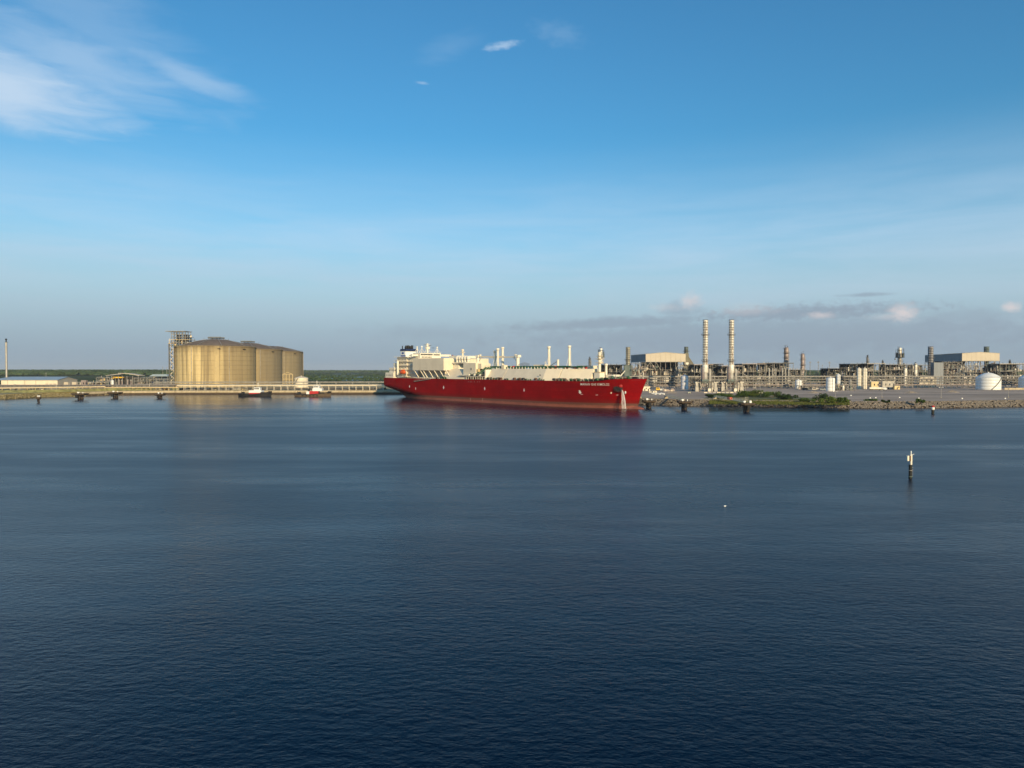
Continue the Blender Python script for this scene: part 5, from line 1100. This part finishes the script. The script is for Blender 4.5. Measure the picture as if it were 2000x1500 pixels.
# cargo deck covers
def cover(name, secs, m):                                # secs: (s_bottom, t_bottom, s_top, t_top)
    b = MB(); z0, z1 = 17.25, 25.2
    for sb, tb, st_, tt in secs: b.v += [(sb, tb, z0), (st_, tt, z1), (st_, 46 - tt, z1), (sb, 46 - tb, z0)]
    for i in range(len(secs) - 1): a = 4 * i; b.f += [(a, a + 4, a + 5, a + 1), (a + 1, a + 5, a + 6, a + 2), (a + 2, a + 6, a + 7, a + 3)]
    b.f += [(0, 1, 2, 3), (4 * len(secs) - 1, 4 * len(secs) - 2, 4 * len(secs) - 3, 4 * len(secs) - 4)]
    return b.build(name, m, ship)
cover('deck_cover', [(94, 1.5, 94, 7), (128, 1.5, 128, 7)], cream)
cover('deck_cover', [(150.5, 1.5, 150.5, 7), (168.6, 1.5, 168.6, 7)], cream)
cover('deck_cover', [(169.2, 1.5, 169.2, 7), (211.5, 1.5, 210, 7)], cream)
cover('deck_cover', [(211.5, 1.5, 210, 7), (221.9, 5.85, 220.8, 11.3)], cream)
cover('deck_cover', [(222.6, 6.1, 221.5, 11.6), (243.5, 14.8, 241.8, 20)], cream)
cover('deck_cover', [(128.1, 9.5, 128.1, 12), (150.4, 9.5, 150.4, 12)], greeng)
pbox('cover_hatch', cream, ship, 162, 165, 6.6, 10, 25.2, 28.0); pbox('cover_door', steel_d, ship, 208.5, 209.3, 1.9, 2.3, 20.5, 21.3)
# manifold: pipes down the slope, platform and arms
for i in range(6):
    s = 130.5 + i * 3.4
    pbar('manifold_pipe', greenp, ship, (s, 9.2, 26.4), (s - 1.2, 2.2, 20.4), .55, None, 'cyl'); pbar('manifold_pipe', greeng, ship, (s + 1.5, 9.4, 26.0), (s + .5, 2.6, 20.2), .4, None, 'cyl')
    pbox('manifold_flange', black if i % 2 else cream2, ship, s - 1.4, s - .3, .6, 2.0, 19.9, 21.2); pbar('pipe_stay', steel_l, ship, (s + .8, 8.8, 28.2), (s - .2, 2.6, 21.6), .12)
pbox('manifold_platform', cream, ship, 126, 150, .5, 7, 19.2, 19.6); pbox('manifold_hood', buff, ship, 136, 137.8, 3.6, 5.6, 23.0, 25.0)
for i in range(9): pbox('platform_post', cream, ship, 126.4 + i * 2.9, 126.8 + i * 2.9, .7, 1.0, 17.2, 19.2); 
for i in range(8): pbox('manifold_valve', [black, steel_d, buff][i % 3], ship, 127 + i * 2.9, 128.3 + i * 2.9, 1.6, 3.0, 17.3, 18.8)
pbox('platform_rail', cream, ship, 126, 150, .5, .6, 20.6, 20.7); pbox('manifold_end_wall', cream2, ship, 149, 150.2, 1.2, 8, 17.2, 24.6)
# piping along the top of the covers
r = random.Random(12)
for j, t_ in enumerate((9.6, 11, 13.5, 16, 30)):
    s = 129
    while s < 232:
        e = min(236, s + r.uniform(14, 26)); tt = t_ if s < 205 else t_ + (s - 205) * .30
        if j > 1 or s > 148: pbar('cargo_pipe', greenp if j != 3 else steel_l, ship, (s, tt, 26.3 + .3 * (j % 3)), (e - .3, tt, 26.3 + .3 * (j % 3)), .42, None, 'cyl')
        s = e
for i in range(52):
    s = 152 + i * 1.62; tt = 8.6 if s < 207 else 8.6 + (s - 207) * .33
    pbox('pipe_support', cream2 if i % 2 else greenp, ship, s, s + .25, tt, tt + .4, 25.2, 26.6)
for i in range(26):
    s = r.uniform(152, 234); tt = r.uniform(9, 12) + max(0, (s - 207) * .36); q_ = r.random()
    pbox('deck_valve', red if q_ < .3 else (buff if q_ < .5 else greenp), ship, s, s + r.uniform(.6, 1.6), tt, tt + 1.2, 25.25, 25.9 + r.uniform(.4, 1.5))
for s0_, s1_, t0_, h in ((176, 186, 26, 28.3), (190, 198, 26, 27.6), (222, 236, 25, 27.4)): pbox('deck_house', cream, ship, s0_, s1_, t0_, t0_ + 5, 25.21, h)
for i in range(14): pbar('catwalk_brace', steel, ship, (172 + i * .9, 14, 26.5), (173 + i * .9, 14, 30.2 - abs(i - 7) * .2), .15)
def vent(s, t, top, base=25.2, rr=.85, m=cream2):
    k = pcyl('vent_mast', m, ship, s, t, base, top - 1.6, rr, 'cyl24'); h = pcyl('vent_head', m, ship, s, t, top - 1.55, top, rr * 1.45, 'cyl24')
    for a in (0, 2.1, 4.2): pbar('vent_stay', m, ship, (s + cos(a) * 2.6, t + sin(a) * 2.6, base), (s + cos(a) * rr, t + sin(a) * rr, base + (top - base) * .45), .16)
    pbar('vent_pipe', m, ship, (s + rr + .3, t, base), (s + rr + .3, t, top - 4), .2, None, 'cyl')
for px, t, top in ((966.6, 21, 39.5), (972.3, 19, 41.0), (981.8, 26, 42.2), (1072.2, 23, 41.4), (1112.2, 23, 41.4)): vent(SS(px, t), t, top)
vent(SS(903.8, 22), 22, 41.4, 28, .75, cream); pbox('small_platform', cream, ship, SS(903.8, 22) - 1.6, SS(903.8, 22) + 1.6, 20.6, 23.4, 38.6, 39)
sp_ = SS(1089.8, 20); pcyl('samson_post', cream2, ship, sp_, 20, 25.2, SZ(703, sp_, 20), .8, 'cyl24'); pcyl('post_cap', cream2, ship, sp_, 20, SZ(703, sp_, 20), SZ(702, sp_, 20), .95); pbar('post_stay', steel, ship, (sp_ - 12, 20, 25.4), (sp_, 20, SZ(705, sp_, 20)), .3)
sp_ = SS(1065, 23); pcyl('samson_post', cream2, ship, sp_, 23, 25.2, SZ(706, sp_, 23), .3)
# cranes with stowed jibs
for px, t, dirn in ((933.8, 21, 1), (1011.5, 21, -1)):
    s = SS(px, t); zt = SZ(698, s, t); c = pcyl('crane_pedestal', cream2, ship, s, t, 22 if dirn > 0 else 25.2, zt, 1.25, 'cyl24')
    pbox('crane_house', cream2, ship, s - 1.6, s + 1.9, t - 1.5, t + 1.6, zt, zt + 1.8); pbox('crane_winch', cream, ship, s + dirn * 2, s + dirn * 3.2, t - .8, t + .8, zt + 1.0, zt + 2.3)
    e = (s + dirn * 33.0, t, zt + .2)
    for y in (-.55, .55): pbar('crane_jib', cream, ship, (s + dirn * 1.6, t + y, zt + .4), (e[0], t + y * .5, e[2]), .35, .9)
    pbar('crane_cylinder', cream, ship, (s + dirn * 1.1, t, zt - 3), (s + dirn * 5, t, zt - .1), .3, None, 'cyl')

# compressor house, side casing, struts, ventilators
s0_, s1_ = SS(905, 3), SS(929, 3)
pbox('compressor_house', cream, ship, s0_, s1_, 3, 16, 17.25, 29.8); pbox('compressor_wing', cream, ship, s1_ + .05, s1_ + 4.5, 5, 14, 25.2, 29.3); pbox('doorway', steel_d, ship, s0_ - 3.4, s0_ - .1, 6, 9, 25.25, 28.6)
pbox('house_ledge', cream2, ship, s0_ - 4, s0_ + 8, .8, 3, 20, 20.5); pbox('lamp_box', steel, ship, s1_ - 6, s1_ - 5, 2.8, 2.99, 24.2, 26)
c0, c1 = SS(806, 0), SS(866.5, 0)
pbox('side_casing', cream, ship, c0, c1, 0.02, 9.4, 24.0, 33.9); pbox('side_casing', cream, ship, c0, c1, 36.6, 45.98, 24.0, 33.9)
pbox('inner_casing', cream, ship, c0 - .2, c1 - 2, 9.42, 36.5, 17.25, 33.4); pbox('casing_top', cream2, ship, c1 - 1.95, c1 + 7, 9.6, 30, 17.25, 29.6); pbox('casing_step', cream2, ship, c1 - 12, c1 - .5, 14, 33, 33.92, 36)
for px in (809, 820.5, 826, 837, 847.5, 858.5, 871):
    s = SS(px, 0.2); pbar('casing_strut', cream2, ship, (s, .35, 24.0), (s + .4, 4.4, 17.9), .75, .6)
pbox('strut_sill', cream2, ship, c0, c1 + 4, 3.6, 5.4, 17.25, 18.0)
pbox('ventilator_platform', cream2, ship, c1 + 1, c1 + 19, 8, 22, 29.7, 30.4)
for i in range(5):
    s = c1 + 3.2 + i * 3.6; pcyl('ventilator_trunk', cream2, ship, s, 11.5, 30.41, 32.6, 1.25, 'cyl24'); pcyl('ventilator_cowl', cream2, ship, s, 11.5, 32.65, 34.6, 1.65, 'cyl24'); pdome('ventilator_cap', cream2, ship, s, 11.5, 34.6, 1.65, .9)
pbox('aft_cover_end', cream, ship, 93.4, 94, 4, 20, 17.25, 25)
# accommodation
pbox('accommodation_block', cream, ship, 17, 33, 6, 40, 17.25, 35.9); pbox('accommodation_block', cream, ship, 33.05, 49.5, 7, 39, 17.25, 34.6)
pbox('terrace_deck', cream2, ship, 3, 16.9, 2.2, 43.8, 17.25, 22.0); pbox('terrace_deck', cream2, ship, 8, 16.9, 3.2, 42.8, 22.05, 26.4); pbox('terrace_deck', cream2, ship, 12.5, 16.9, 5, 41, 26.45, 30.5)
for z in (20.9, 24.5, 28.1, 31.7, 35.4):
    pbox('deck_overhang', cream2, ship, 14, 44, 4.6, 5.98, z, z + .3); pbox('guard_rail', cream2, ship, 13.8, 44, 4.55, 4.65, z + 1.1, z + 1.22)
    for i in range(11): pbox('rail_post', cream2, ship, 14 + i * 3, 14.1 + i * 3, 4.55, 4.65, z + .3, z + 1.1)
for z in (22.3, 25.9, 29.5, 33.0):
    for i in range(6): pbox('window', glassm, ship, 18.5 + i * 2.4, 19.5 + i * 2.4, 5.93, 5.99, z, z + .9)
for z in (18.4, 22.9): 
    for i in range(5): pbox('window', glassm, ship, 5 + i * 2.3 + (z > 20) * 3.5, 5.9 + i * 2.3 + (z > 20) * 3.5, (2.12 if z < 20 else 3.12), (2.19 if z < 20 else 3.19), z + .8, z + 1.7)
for i in range(8): pbox('window', glassm, ship, 33.02, 33.08, 8 + i * 1.3, 8.8 + i * 1.3, 34.75, 35.5)
# wheelhouse
pbox('wheelhouse', cream2, ship, 38, 49.4, 9.2, 22.4, 34.65, 39.0); pbox('wheelhouse', cream2, ship, 36, 47.5, 22.6, 32, 34.65, 39.2); pbox('bridge_wing', cream2, ship, 42, 46, 32.1, 44, 36.2, 38.0); pbox('bridge_wing', cream2, ship, 42, 46, 3, 9.1, 36.2, 37.6)
for i in range(9): pbox('bridge_window', glassm, ship, 49.42, 49.5, 9.9 + i * 1.36, 11.0 + i * 1.36, 37.0, 38.3)
for i in range(7): pbox('bridge_window', glassm, ship, 49.52, 49.6, 10.8 + i * 1.5, 11.7 + i * 1.5, 35.0, 35.9)
for i in range(5): pbox('bridge_window', glassm, ship, 47.52, 47.6, 24.4 + i * 1.3, 25.4 + i * 1.3, 37.0, 38.2)
pbox('wheelhouse_rail', cream2, ship, 49.0, 49.2, 9.4, 32, 40.0, 40.12)
# funnel
pbox('funnel_base', cream, ship, 12, 21, 12, 25, 30.5, 35.5)
b = MB(); b.prism([(12.2, 35.5), (20, 35.5), (19.4, 41.2), (11.4, 41.2)], 13, 24); b.build('funnel', white, ship)
for z0, z1 in ((35.6, 37.6), (41.22, 42.3)): pbox('funnel_band', blue if z0 < 40 else navy, ship, 11.6 if z0 < 40 else 10.6, 20.02 if z0 < 40 else 20.4, 12.94, 13.0 if z0 < 40 else 24.6, z0, z1)
pbox('funnel_emblem', blue, ship, 13.5, 17, 12.93, 12.985, 38.6, 40.2)
pbox('funnel_top', navy, ship, 11, 20, 13, 24.4, 42.31, 43.2)
for i, (s, t, h) in enumerate(((18, 15, 46.2), (17.5, 17.4, 46.4), (17.5, 19.6, 45.9), (17.8, 21.2, 46.5), (13, 14, 46.0), (14.6, 16.5, 45.4), (15, 20.5, 45.4))): pcyl('exhaust_pipe', black, ship, s, t, 43.21, h, 1.05 if i != 4 else .45)
# masts on the wheelhouse
def mast(px, t, py0, w, parts):
    s = SS(px, t); zt = SZ(py0, s, t)
    pcyl('mast', cream2, ship, s, t, 39.2, zt, w)
    for a in (-1, 1): pbar('mast_stay', cream2, ship, (s, t + a * 3.0, 39.2), (s, t, 39.2 + (zt - 39.2) * .7), .22)
    for (dz, hw, hh) in parts: pbox('mast_platform', cream2, ship, s - hw * .6, s + hw * .6, t - hw, t + hw, zt - dz, zt - dz + hh)
mast(814.8, 12, 676.5, .45, [(.3, .6, .3)]); mast(824, 14, 677, .25, [(.6, .7, .5)]); mast(835.2, 17, 671, .85, [(2.4, 2.2, .5), (4.6, 1.8, 1.5), (.8, 1.9, .3)]); mast(853.8, 27, 677, .3, [(1.0, .6, .6)])
pdome('satellite_dome', white, ship, SS(824, 14), 14, SZ(677.5, SS(824, 14), 14), .9, 1.0)
for px, py in ((840, 675), (846, 680), (830, 674)): s = SS(px, 18); pbox('radar_scanner', steel_d, ship, s - .2, s + .2, 16.8, 19.2, SZ(py, s, 18), SZ(py, s, 18) + .3)
s = SS(883, 25); pbox('signal_flag', red, ship, s, s + 1.6, 25, 25.1, 36.1, 37)
# provisions post and lifeboat
s = SS(777, 3); pcyl('provision_crane', cream2, ship, s, 3, 20, SZ(704.5, s, 3), .95, 'cyl24'); pbar('provision_jib', cream2, ship, (s, 3, SZ(705, s, 3)), (s - 5, 4, SZ(703, s, 3)), .5)
s = SS(785, .8); zc = SZ(727, s, .8)
b = MB(); b.lathe([(.05, -4.4), (.9, -3.9), (1.45, -2.2), (1.6, 0), (1.5, 2.2), (1.0, 3.7), (.05, 4.4)], 14)
b.v = [(s + z, 1.6 + x * .95, zc + y * 1.12) for x, y, z in b.v]; lb_ = b.build('lifeboat', orange, ship, smooth=True)
pbox('lifeboat_canopy', orange, ship, s - 1.6, s + 2.4, .8, 2.4, zc + 1.5, zc + 2.3)
for d_ in (-3.4, 3.4):
    pbar('davit', cream2, ship, (s + d_, 3.6, zc - 3.6), (s + d_, 2.6, zc + 3.2), .5); pbar('davit', cream2, ship, (s + d_, 2.6, zc + 3.2), (s + d_ * .9, 1.4, zc + 2.6), .4); pbar('fall_wire', steel, ship, (s + d_ * .9, 1.5, zc + 1.4), (s + d_ * .9, 1.5, zc + 2.8), .12)
pbox('boat_deck', cream2, ship, s - 7, s + 6, .8, 5.9, zc - 3.9, zc - 3.6)
# accommodation ladder on the shipside
a, _ = hull_at(810.5, 14.6, .6); c, _ = hull_at(842, 17.0, .6)
pbar('accommodation_ladder', mat('ladder_alu', (.42, .38, .33), .5, .3), ship, a, c, .9, .35); pbar('ladder_rail', MATS['ladder_alu'], ship, a + Vector((0, -.3, 1.0)), c + Vector((0, -.3, 1.0)), .12)
for i in range(10): p = a.lerp(c, i / 9) + Vector((0, -.3, 0)); pbar('ladder_stanchion', MATS['ladder_alu'], ship, p, p + Vector((0, 0, 1.0)), .1)
# deck edge: rails, chocks and mooring gear
for i in range(86):
    s = 2 + i * 3.2
    if s > 279: break
    t = 23 - hb(s, z_deck(s)) + .35; pbox('deck_rail_post', cream, ship, s - .05, s + .05, t, t + .1, z_deck(s), z_deck(s) + 1.1)
b = MB(); prev = None
for i in range(70):
    s = 1 + i * 4.02; t = 23 - hb(s, z_deck(s)) + .4; p = (s, t, z_deck(s) + 1.1)
    if prev: b.tube(prev, p, .05, n=4, cap=False)
    prev = p
b.build('deck_rail', cream, ship)
r = random.Random(77)
for lo_, hi_, n_ in ((84, 100, 12), (150, 170, 16), (172, 214, 22), (222, 262, 60), (255, 276, 30)):
    for i in range(n_):
        s = r.uniform(lo_, hi_); t = 23 - hb(s, z_deck(s)) + r.uniform(.5, 1.0 if s < 215 else 5); z = z_deck(s); q_ = r.random(); m_ = r.choice([greenp, steel_d, rust, steel, black, greenp])
        if q_ < .45: pbox('mooring_fitting', m_, ship, s, s + r.uniform(.5, 1.6), t, t + .8, z, z + r.uniform(.5, 1.9))
        elif q_ < .75: pcyl('bollard', m_, ship, s, t, z, z + r.uniform(.8, 1.6), r.uniform(.25, .6))
        else: pbar('winch_drum', m_, ship, (s, t, z + 1.0), (s + 1.8, t, z + 1.0), .8, None, 'cyl')
# foremast, forecastle house, bow crane
s = 247.2; t = 20
pbox('foremast_house', cream2, ship, s - 2.6, s + 2.2, t - 2.4, t + 2.6, 17.25, 23.0); pbox('mast_platform', buff, ship, s - 3, s + 2.6, t - 2.6, t + 3, 22.9, 23.2)
pcyl('foremast', cream2, ship, s, t, 23.2, 34.6, .95, 'cyl24'); pcyl('foremast', cream2, ship, s - .9, t + 1.4, 23.2, 31, .7, 'cyl24')
for z, w_ in ((29.0, 1.9), (31.6, 2.3), (33.4, 1.6)): pbox('mast_platform', buff, ship, s - w_, s + w_, t - w_, t + w_, z, z + .3); pbox('platform_rail', cream2, ship, s + w_ - .1, s + w_, t - w_, t + w_, z + 1.0, z + 1.12)
pbox('foremast_light', cream2, ship, s - .6, s + .6, t - 1, t + 1, 34.6, 36.2); pbox('stair_flight', buff, ship, s + 2.3, s + 2.7, t - 2, t + 2.4, 18, 18.3)
s, t = 252, 26; pbox('forward_house', cream2, ship, s - 2, s + 4, t - 3, t + 4, 17.3, 21.4); pcyl('small_post', cream2, ship, SS(1184, 24), 24, 17.3, 27.2, .8, 'cyl24'); pcyl('vent_cowl', cream2, ship, SS(1184, 24), 24, 27.2, 28.6, 1.1)
s = SS(1212, 20); pcyl('bow_crane', cream2, ship, s, 20, 18.9, 20.6, .8); pbar('bow_jib', cream2, ship, (s, 20, 20.4), (s + 2.4, 21.6, 24.0), .5); pbar('bow_jib', cream2, ship, (s - 2, 19, 18.9), (s + 2.4, 21.6, 23.8), .3)
b = MB(); pts_ = [Vector((SS(1208.5, 21) + cos(a) * 2.6, 21, 20.4 + sin(a) * 3.0)) for a in [pi * j / 9 for j in range(10)]]
for p0, p1 in zip(pts_[:-1], pts_[1:]): b.tube(p0, p1, .14, n=6, cap=False)
b.build('hose_loop', steel_l, ship)
for i in range(8): s = 258 + i * 2.4; pbox('windlass', [greenp, black, steel_d][i % 3], ship, s, s + 1.6, 17 + i % 3 * 4, 19.5 + i % 3 * 4, 18.9, 20.2)
pbox('jack_staff', cream2, ship, 281.2, 281.5, 22.9, 23.1, 18.9, 23.0)
# anchor pocket with anchor
zc = hz(1207.5, 758, 12); p, s = hull_at(1207.5, zc); n = Vector((.35, -.93, 0)).normalized(); n = (hull_at(1209, zc)[0] - hull_at(1206, zc)[0]); n = Vector((n.y, -n.x, 0)).normalized(); tg = Vector((-n.y, n.x, 0))
b = MB(); k = 20
def disc(c, rx, rz, off): return [tuple(c + tg * (cos(2 * pi * j / k) * rx) + Vector((0, 0, sin(2 * pi * j / k) * rz)) + n * off) for j in range(k)]
b.v = disc(p, 2.9, 2.3, .55) + disc(p, 2.3, 1.8, .62) + disc(p, 2.9, 2.4, -.6) + disc(p, 2.0, 1.6, -.1)
b.f = [(j, (j + 1) % k, k + (j + 1) % k, k + j) for j in range(k)] + [(2 * k + j, 2 * k + (j + 1) % k, (j + 1) % k, j) for j in range(k)] + [(k + j, k + (j + 1) % k, 3 * k + (j + 1) % k, 3 * k + j) for j in range(k)]
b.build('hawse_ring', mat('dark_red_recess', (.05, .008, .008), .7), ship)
b = MB(); b.v = disc(p, 2.3, 1.8, .5); b.f = [tuple(range(k))]; b.build('hawse_opening', black, ship)
zc2 = hz(1212.5, 753.6, 13.5); p2, _ = hull_at(1212.5, zc2)
b = MB(); b.lathe([(.01, -1.9), (1.2, -1.6), (1.8, -.8), (2.0, 0), (1.8, .8), (1.2, 1.6), (.01, 1.9)], 14)
b.v = [tuple(p2 + tg * (x * .62) + Vector((0, 0, z * .62)) + n * (y * .2 + .25)) for x, y, z in b.v]; b.build('anchor_pad', mat('bright_red_paint', (.36, .012, .01), .6), ship, smooth=True)
pbar('anchor_shank', black, ship, p + n * .9 + Vector((0, 0, 1.0)) - tg * 1.3, p + n * 1.0 - Vector((0, 0, .9)) + tg * 1.5, .8); 
pbar('anchor_fluke', steel_d, ship, p + n * 1.1 + tg * 1.7 + Vector((0, 0, .6)), p + n * 1.1 + tg * 1.9 - Vector((0, 0, 2.4)), .8, .4); pbar('anchor_fluke', steel_d, ship, p + n * 1.1 - tg * 1.8 + Vector((0, 0, .5)), p + n * 1.1 - tg * 1.0 - Vector((0, 0, 1.2)), .5, .3)
p3, _ = hull_at(1221.5, hz(1221.5, 766.5), .35); b = MB(); b.lathe([(.01, -.9), (.7, -.6), (.95, 0), (.7, .6), (.01, .9)], 10); b.v = [tuple(p3 + Vector((x * .8, y * .4, z * 1.1))) for x, y, z in b.v]; b.build('draught_mark_box', white, ship)
hull_o = [o for o in ship.children if o.name == 'hull'][0]; boat_o = [o for o in ship.children if o.name == 'lifeboat'][0]; fun_o = [o for o in ship.children if o.name == 'funnel'][0]
for o in list(ship.children):
    nm = o.name.split('.')[0]
    if nm in ('push_mark', 'hull_dash', 'thruster_mark', 'draught_figure', 'scrape', 'hull_line', 'name_lettering', 'hawse_ring', 'hawse_opening', 'draught_mark_box', 'anchor_pad'): o.parent = hull_o
    elif nm == 'lifeboat_canopy': o.parent = boat_o
    elif nm in ('funnel_band', 'funnel_emblem', 'funnel_top', 'exhaust_pipe'): o.parent = fun_o
# washing water falling from the hawse pipe
M_ = ship.matrix_basis if False else Matrix.Translation((SO[0], SO[1], 0)) @ Matrix.Rotation(SROT, 4, 'Z')
wm = bpy.data.materials.new('falling_water'); wm.use_nodes = True; bsdf = wm.node_tree.nodes['Principled BSDF']; bsdf.inputs['Base Color'].default_value = (.95, .92, .90, 1); bsdf.inputs['Roughness'].default_value = .5; bsdf.inputs['Alpha'].default_value = .38
b = MB(); r = random.Random(8); z_src = hz(1214.5, 760.5, 12)
for i in range(52):
    fx = r.random(); p0 = hull_at(1213.5 + 2.5 * r.random(), z_src - r.uniform(0, .8), r.uniform(.9, 1.6))[0]; v0 = r.uniform(.25, .6) * 1.0; sd_ = fx * 3.6 + .3; prev = None
    za_ = p0.z * r.uniform(0, .35) if r.random() < .5 else 0; k0 = r.randrange(0, 5)
    for j in range(k0, 9):
        f = j / 8; z = p0.z * (1 - f * f * .98) ; q_ = Vector((p0.x + tg.x * (sd_ * f * .75) + n.x * f * 1.4, p0.y + tg.y * (sd_ * f * .75) + n.y * f * 1.4, max(0.02, z)))
        if prev is not None and r.random() < .6: b.tube(prev, q_, r.uniform(.03, .08), n=4, cap=False)
        prev = q_
b.v = [tuple(M_ @ Vector(v)) for v in b.v]
tag(b.build('falling_water', wm), 'white wash water pouring from the anchor hole down the red bow', 'water', kind='stuff')
b = MB(); c = M_ @ (hull_at(1222, 1.0, 1.8)[0]); c.z = 0.03; fm = mat('foam', (.62, .60, .58), .7, 0, .3, 2.0)
for i in range(46):
    a = r.random() * 6.28; d = r.random() ** .6 * 5.5; x, y = c.x + cos(a) * d, c.y + sin(a) * d * .9; q_ = r.uniform(.15, .55)
    b.quad(*[(x + cos(j * 1.047) * q_ * r.uniform(.6, 1.3), y + sin(j * 1.047) * q_ * r.uniform(.6, 1.3), .03) for j in range(6)])
tag(b.build('splash_foam', fm), 'patch of foam where the wash water meets the harbour', 'foam', kind='stuff')

# ------------------------------------------------------------ tugs
def tug(px0, px1, Y, label, hullm, hull2, houses, mastpx, seed):
    L_ = (px1 - px0) / F * Y; t = thing('tug', label, 'tug', (PX(px0, Y), Y, 0)); bw = 5.2
    def half(f): return bw * (min(1, .72 + f * 2.2) if f < .15 else (1.0 if f < .62 else max(.03, 1 - ((f - .62) / .38) ** 2.2)))
    def sheer(f): return 2.1 + 2.6 * max(0, (f - .45) / .55) ** 1.6 + .5 * max(0, (.12 - f) / .12)
    fs_ = [i / 20 for i in range(21)]; b = MB(); nf = 21
    for sd_ in (-1, 1):
        for zf in (0, .5, 1):
            for f in fs_: z = -.9 + (sheer(f) + .9) * zf; b.v.append((f * L_ * (1 - .03 * (1 - zf)) + .2, sd_ * half(f) * (.86 + .14 * zf), z))
    for s_ in (0, 1):
        for k in (0, 1):
            for i in range(20): a = s_ * 63 + k * 21 + i; b.f.append((a, a + 1, a + 22, a + 21) if not s_ else (a, a + 21, a + 22, a + 1))
    for k in (0, 1): a = k * 21; b.f.append((a, a + 21, 63 + a + 21, 63 + a))
    for i in range(20): b.f.append((42 + i, 42 + i + 1, 63 + 42 + i + 1, 63 + 42 + i))
    smooth_by(b.build('hull', hullm, t), 35)
    prev = None
    for f in fs_:
        p = (f * L_ + .2, -half(f) - .1, sheer(f) - .1)
        if prev: pbar('fender', tyre, t, prev, p, .28, None, 'cyl')
        prev = p
    for i in range(5): pbar('tyre_fender', tyre, t, (L_ * (.25 + .1 * i), -bw - .45, 1.1), (L_ * (.25 + .1 * i), -bw - .05, 1.1), .55, None, 'cyl')
    pbar('bow_fender', tyre, t, (L_ * .93, -1.6, 3.9), (L_ * .93, 1.6, 3.9), .9, None, 'cyl'); pbar('bow_fender', tyre, t, (L_ * .9, -2.2, 3.2), (L_ * .985, -.4, 3.6), .65, None, 'cyl')
    pbar('winch', black, t, (L_ * .12, -1.2, 3.2), (L_ * .12, 1.2, 3.2), 1.0, None, 'cyl'); pbox('bulwark', hull2, t, L_ * .70, L_ * .84, -4.2, -4.0, 2.6, 4.0); pbar('tow_post', black, t, (L_ * .07, 0, 2), (L_ * .07, 0, 4.6), .35, None, 'cyl')
    for (a, c, z0, z1, m_, hw) in houses:
        pbox('deckhouse', m_, t, L_ * a, L_ * c, -hw, hw, z0, z1)
    for i in range(6): pbox('window', glassm, t, L_ * houses[-1][0] + .3 + i * .9, L_ * houses[-1][0] + .95 + i * .9, -houses[-1][5] - .05, -houses[-1][5] - .01, houses[-1][2] + .8, houses[-1][3] - .4) if L_ * houses[-1][0] + .95 + i * .9 < L_ * houses[-1][1] else None
    zt = houses[-1][3]; mx_ = (mastpx - px0) / (px1 - px0) * L_; pcyl('mast', cream2, t, mx_, 0, zt, zt + 4.5, .16); pbox('mast_yard', cream2, t, mx_ - 1, mx_ + 1, -.06, .06, zt + 2.6, zt + 2.75); pbox('radar', white, t, mx_ - .7, mx_ + .7, -.15, .15, zt + 3.4, zt + 3.6)
    pcyl('funnel', hull2, t, L_ * .38, -1.8, houses[0][3], houses[0][3] + 2.2, .55); pcyl('funnel', hull2, t, L_ * .38, 1.8, houses[0][3], houses[0][3] + 2.2, .55)
    pbox('railing', cream, t, L_ * .2, L_ * .33, -3.6, -3.5, 3.1, 3.2)
    return t
tug(467.5, 530.5, 655, 'black hulled tug with white and red deckhouse at the quay, left of the two', black, black,
    [(.34, .70, 2.2, 3.3, red, 3.4), (.33, .72, 3.31, 5.5, white, 3.5), (.48, .66, 5.51, 8.2, white, 2.2)], 504, 1)
tug(576.5, 647, 652, 'brown hulled tug with red and white deckhouse at the quay, right of the two', mat('brown_hull', (.10, .07, .045), .7), black,
    [(.42, .66, 2.2, 5.0, red, 3.3), (.50, .76, 5.01, 7.4, white, 3.0), (.33, .41, 2.2, 4.6, white, 3.0), (.52, .68, 7.41, 10.0, white, 2.2)], 619, 2)

# ------------------------------------------------------------ air
hz_b = MB(); hz_b.box(-15600, 15600, -1500, 15600, -4.0, 96)
hzm = bpy.data.materials.new('haze_air'); hzm.use_nodes = True; N = hzm.node_tree.nodes; N.clear()
pv = N.new('ShaderNodeVolumePrincipled'); pv.inputs['Color'].default_value = (.80, .88, 1.0, 1); pv.inputs['Density'].default_value = HAZE = 0.00004; pv.inputs['Anisotropy'].default_value = 0.0
ou = N.new('ShaderNodeOutputMaterial'); hzm.node_tree.links.new(pv.outputs[0], ou.inputs['Volume'])
tag(hz_b.build('haze', hzm), kind='stuff')
print('OBJECT COUNT', len(bpy.data.objects))
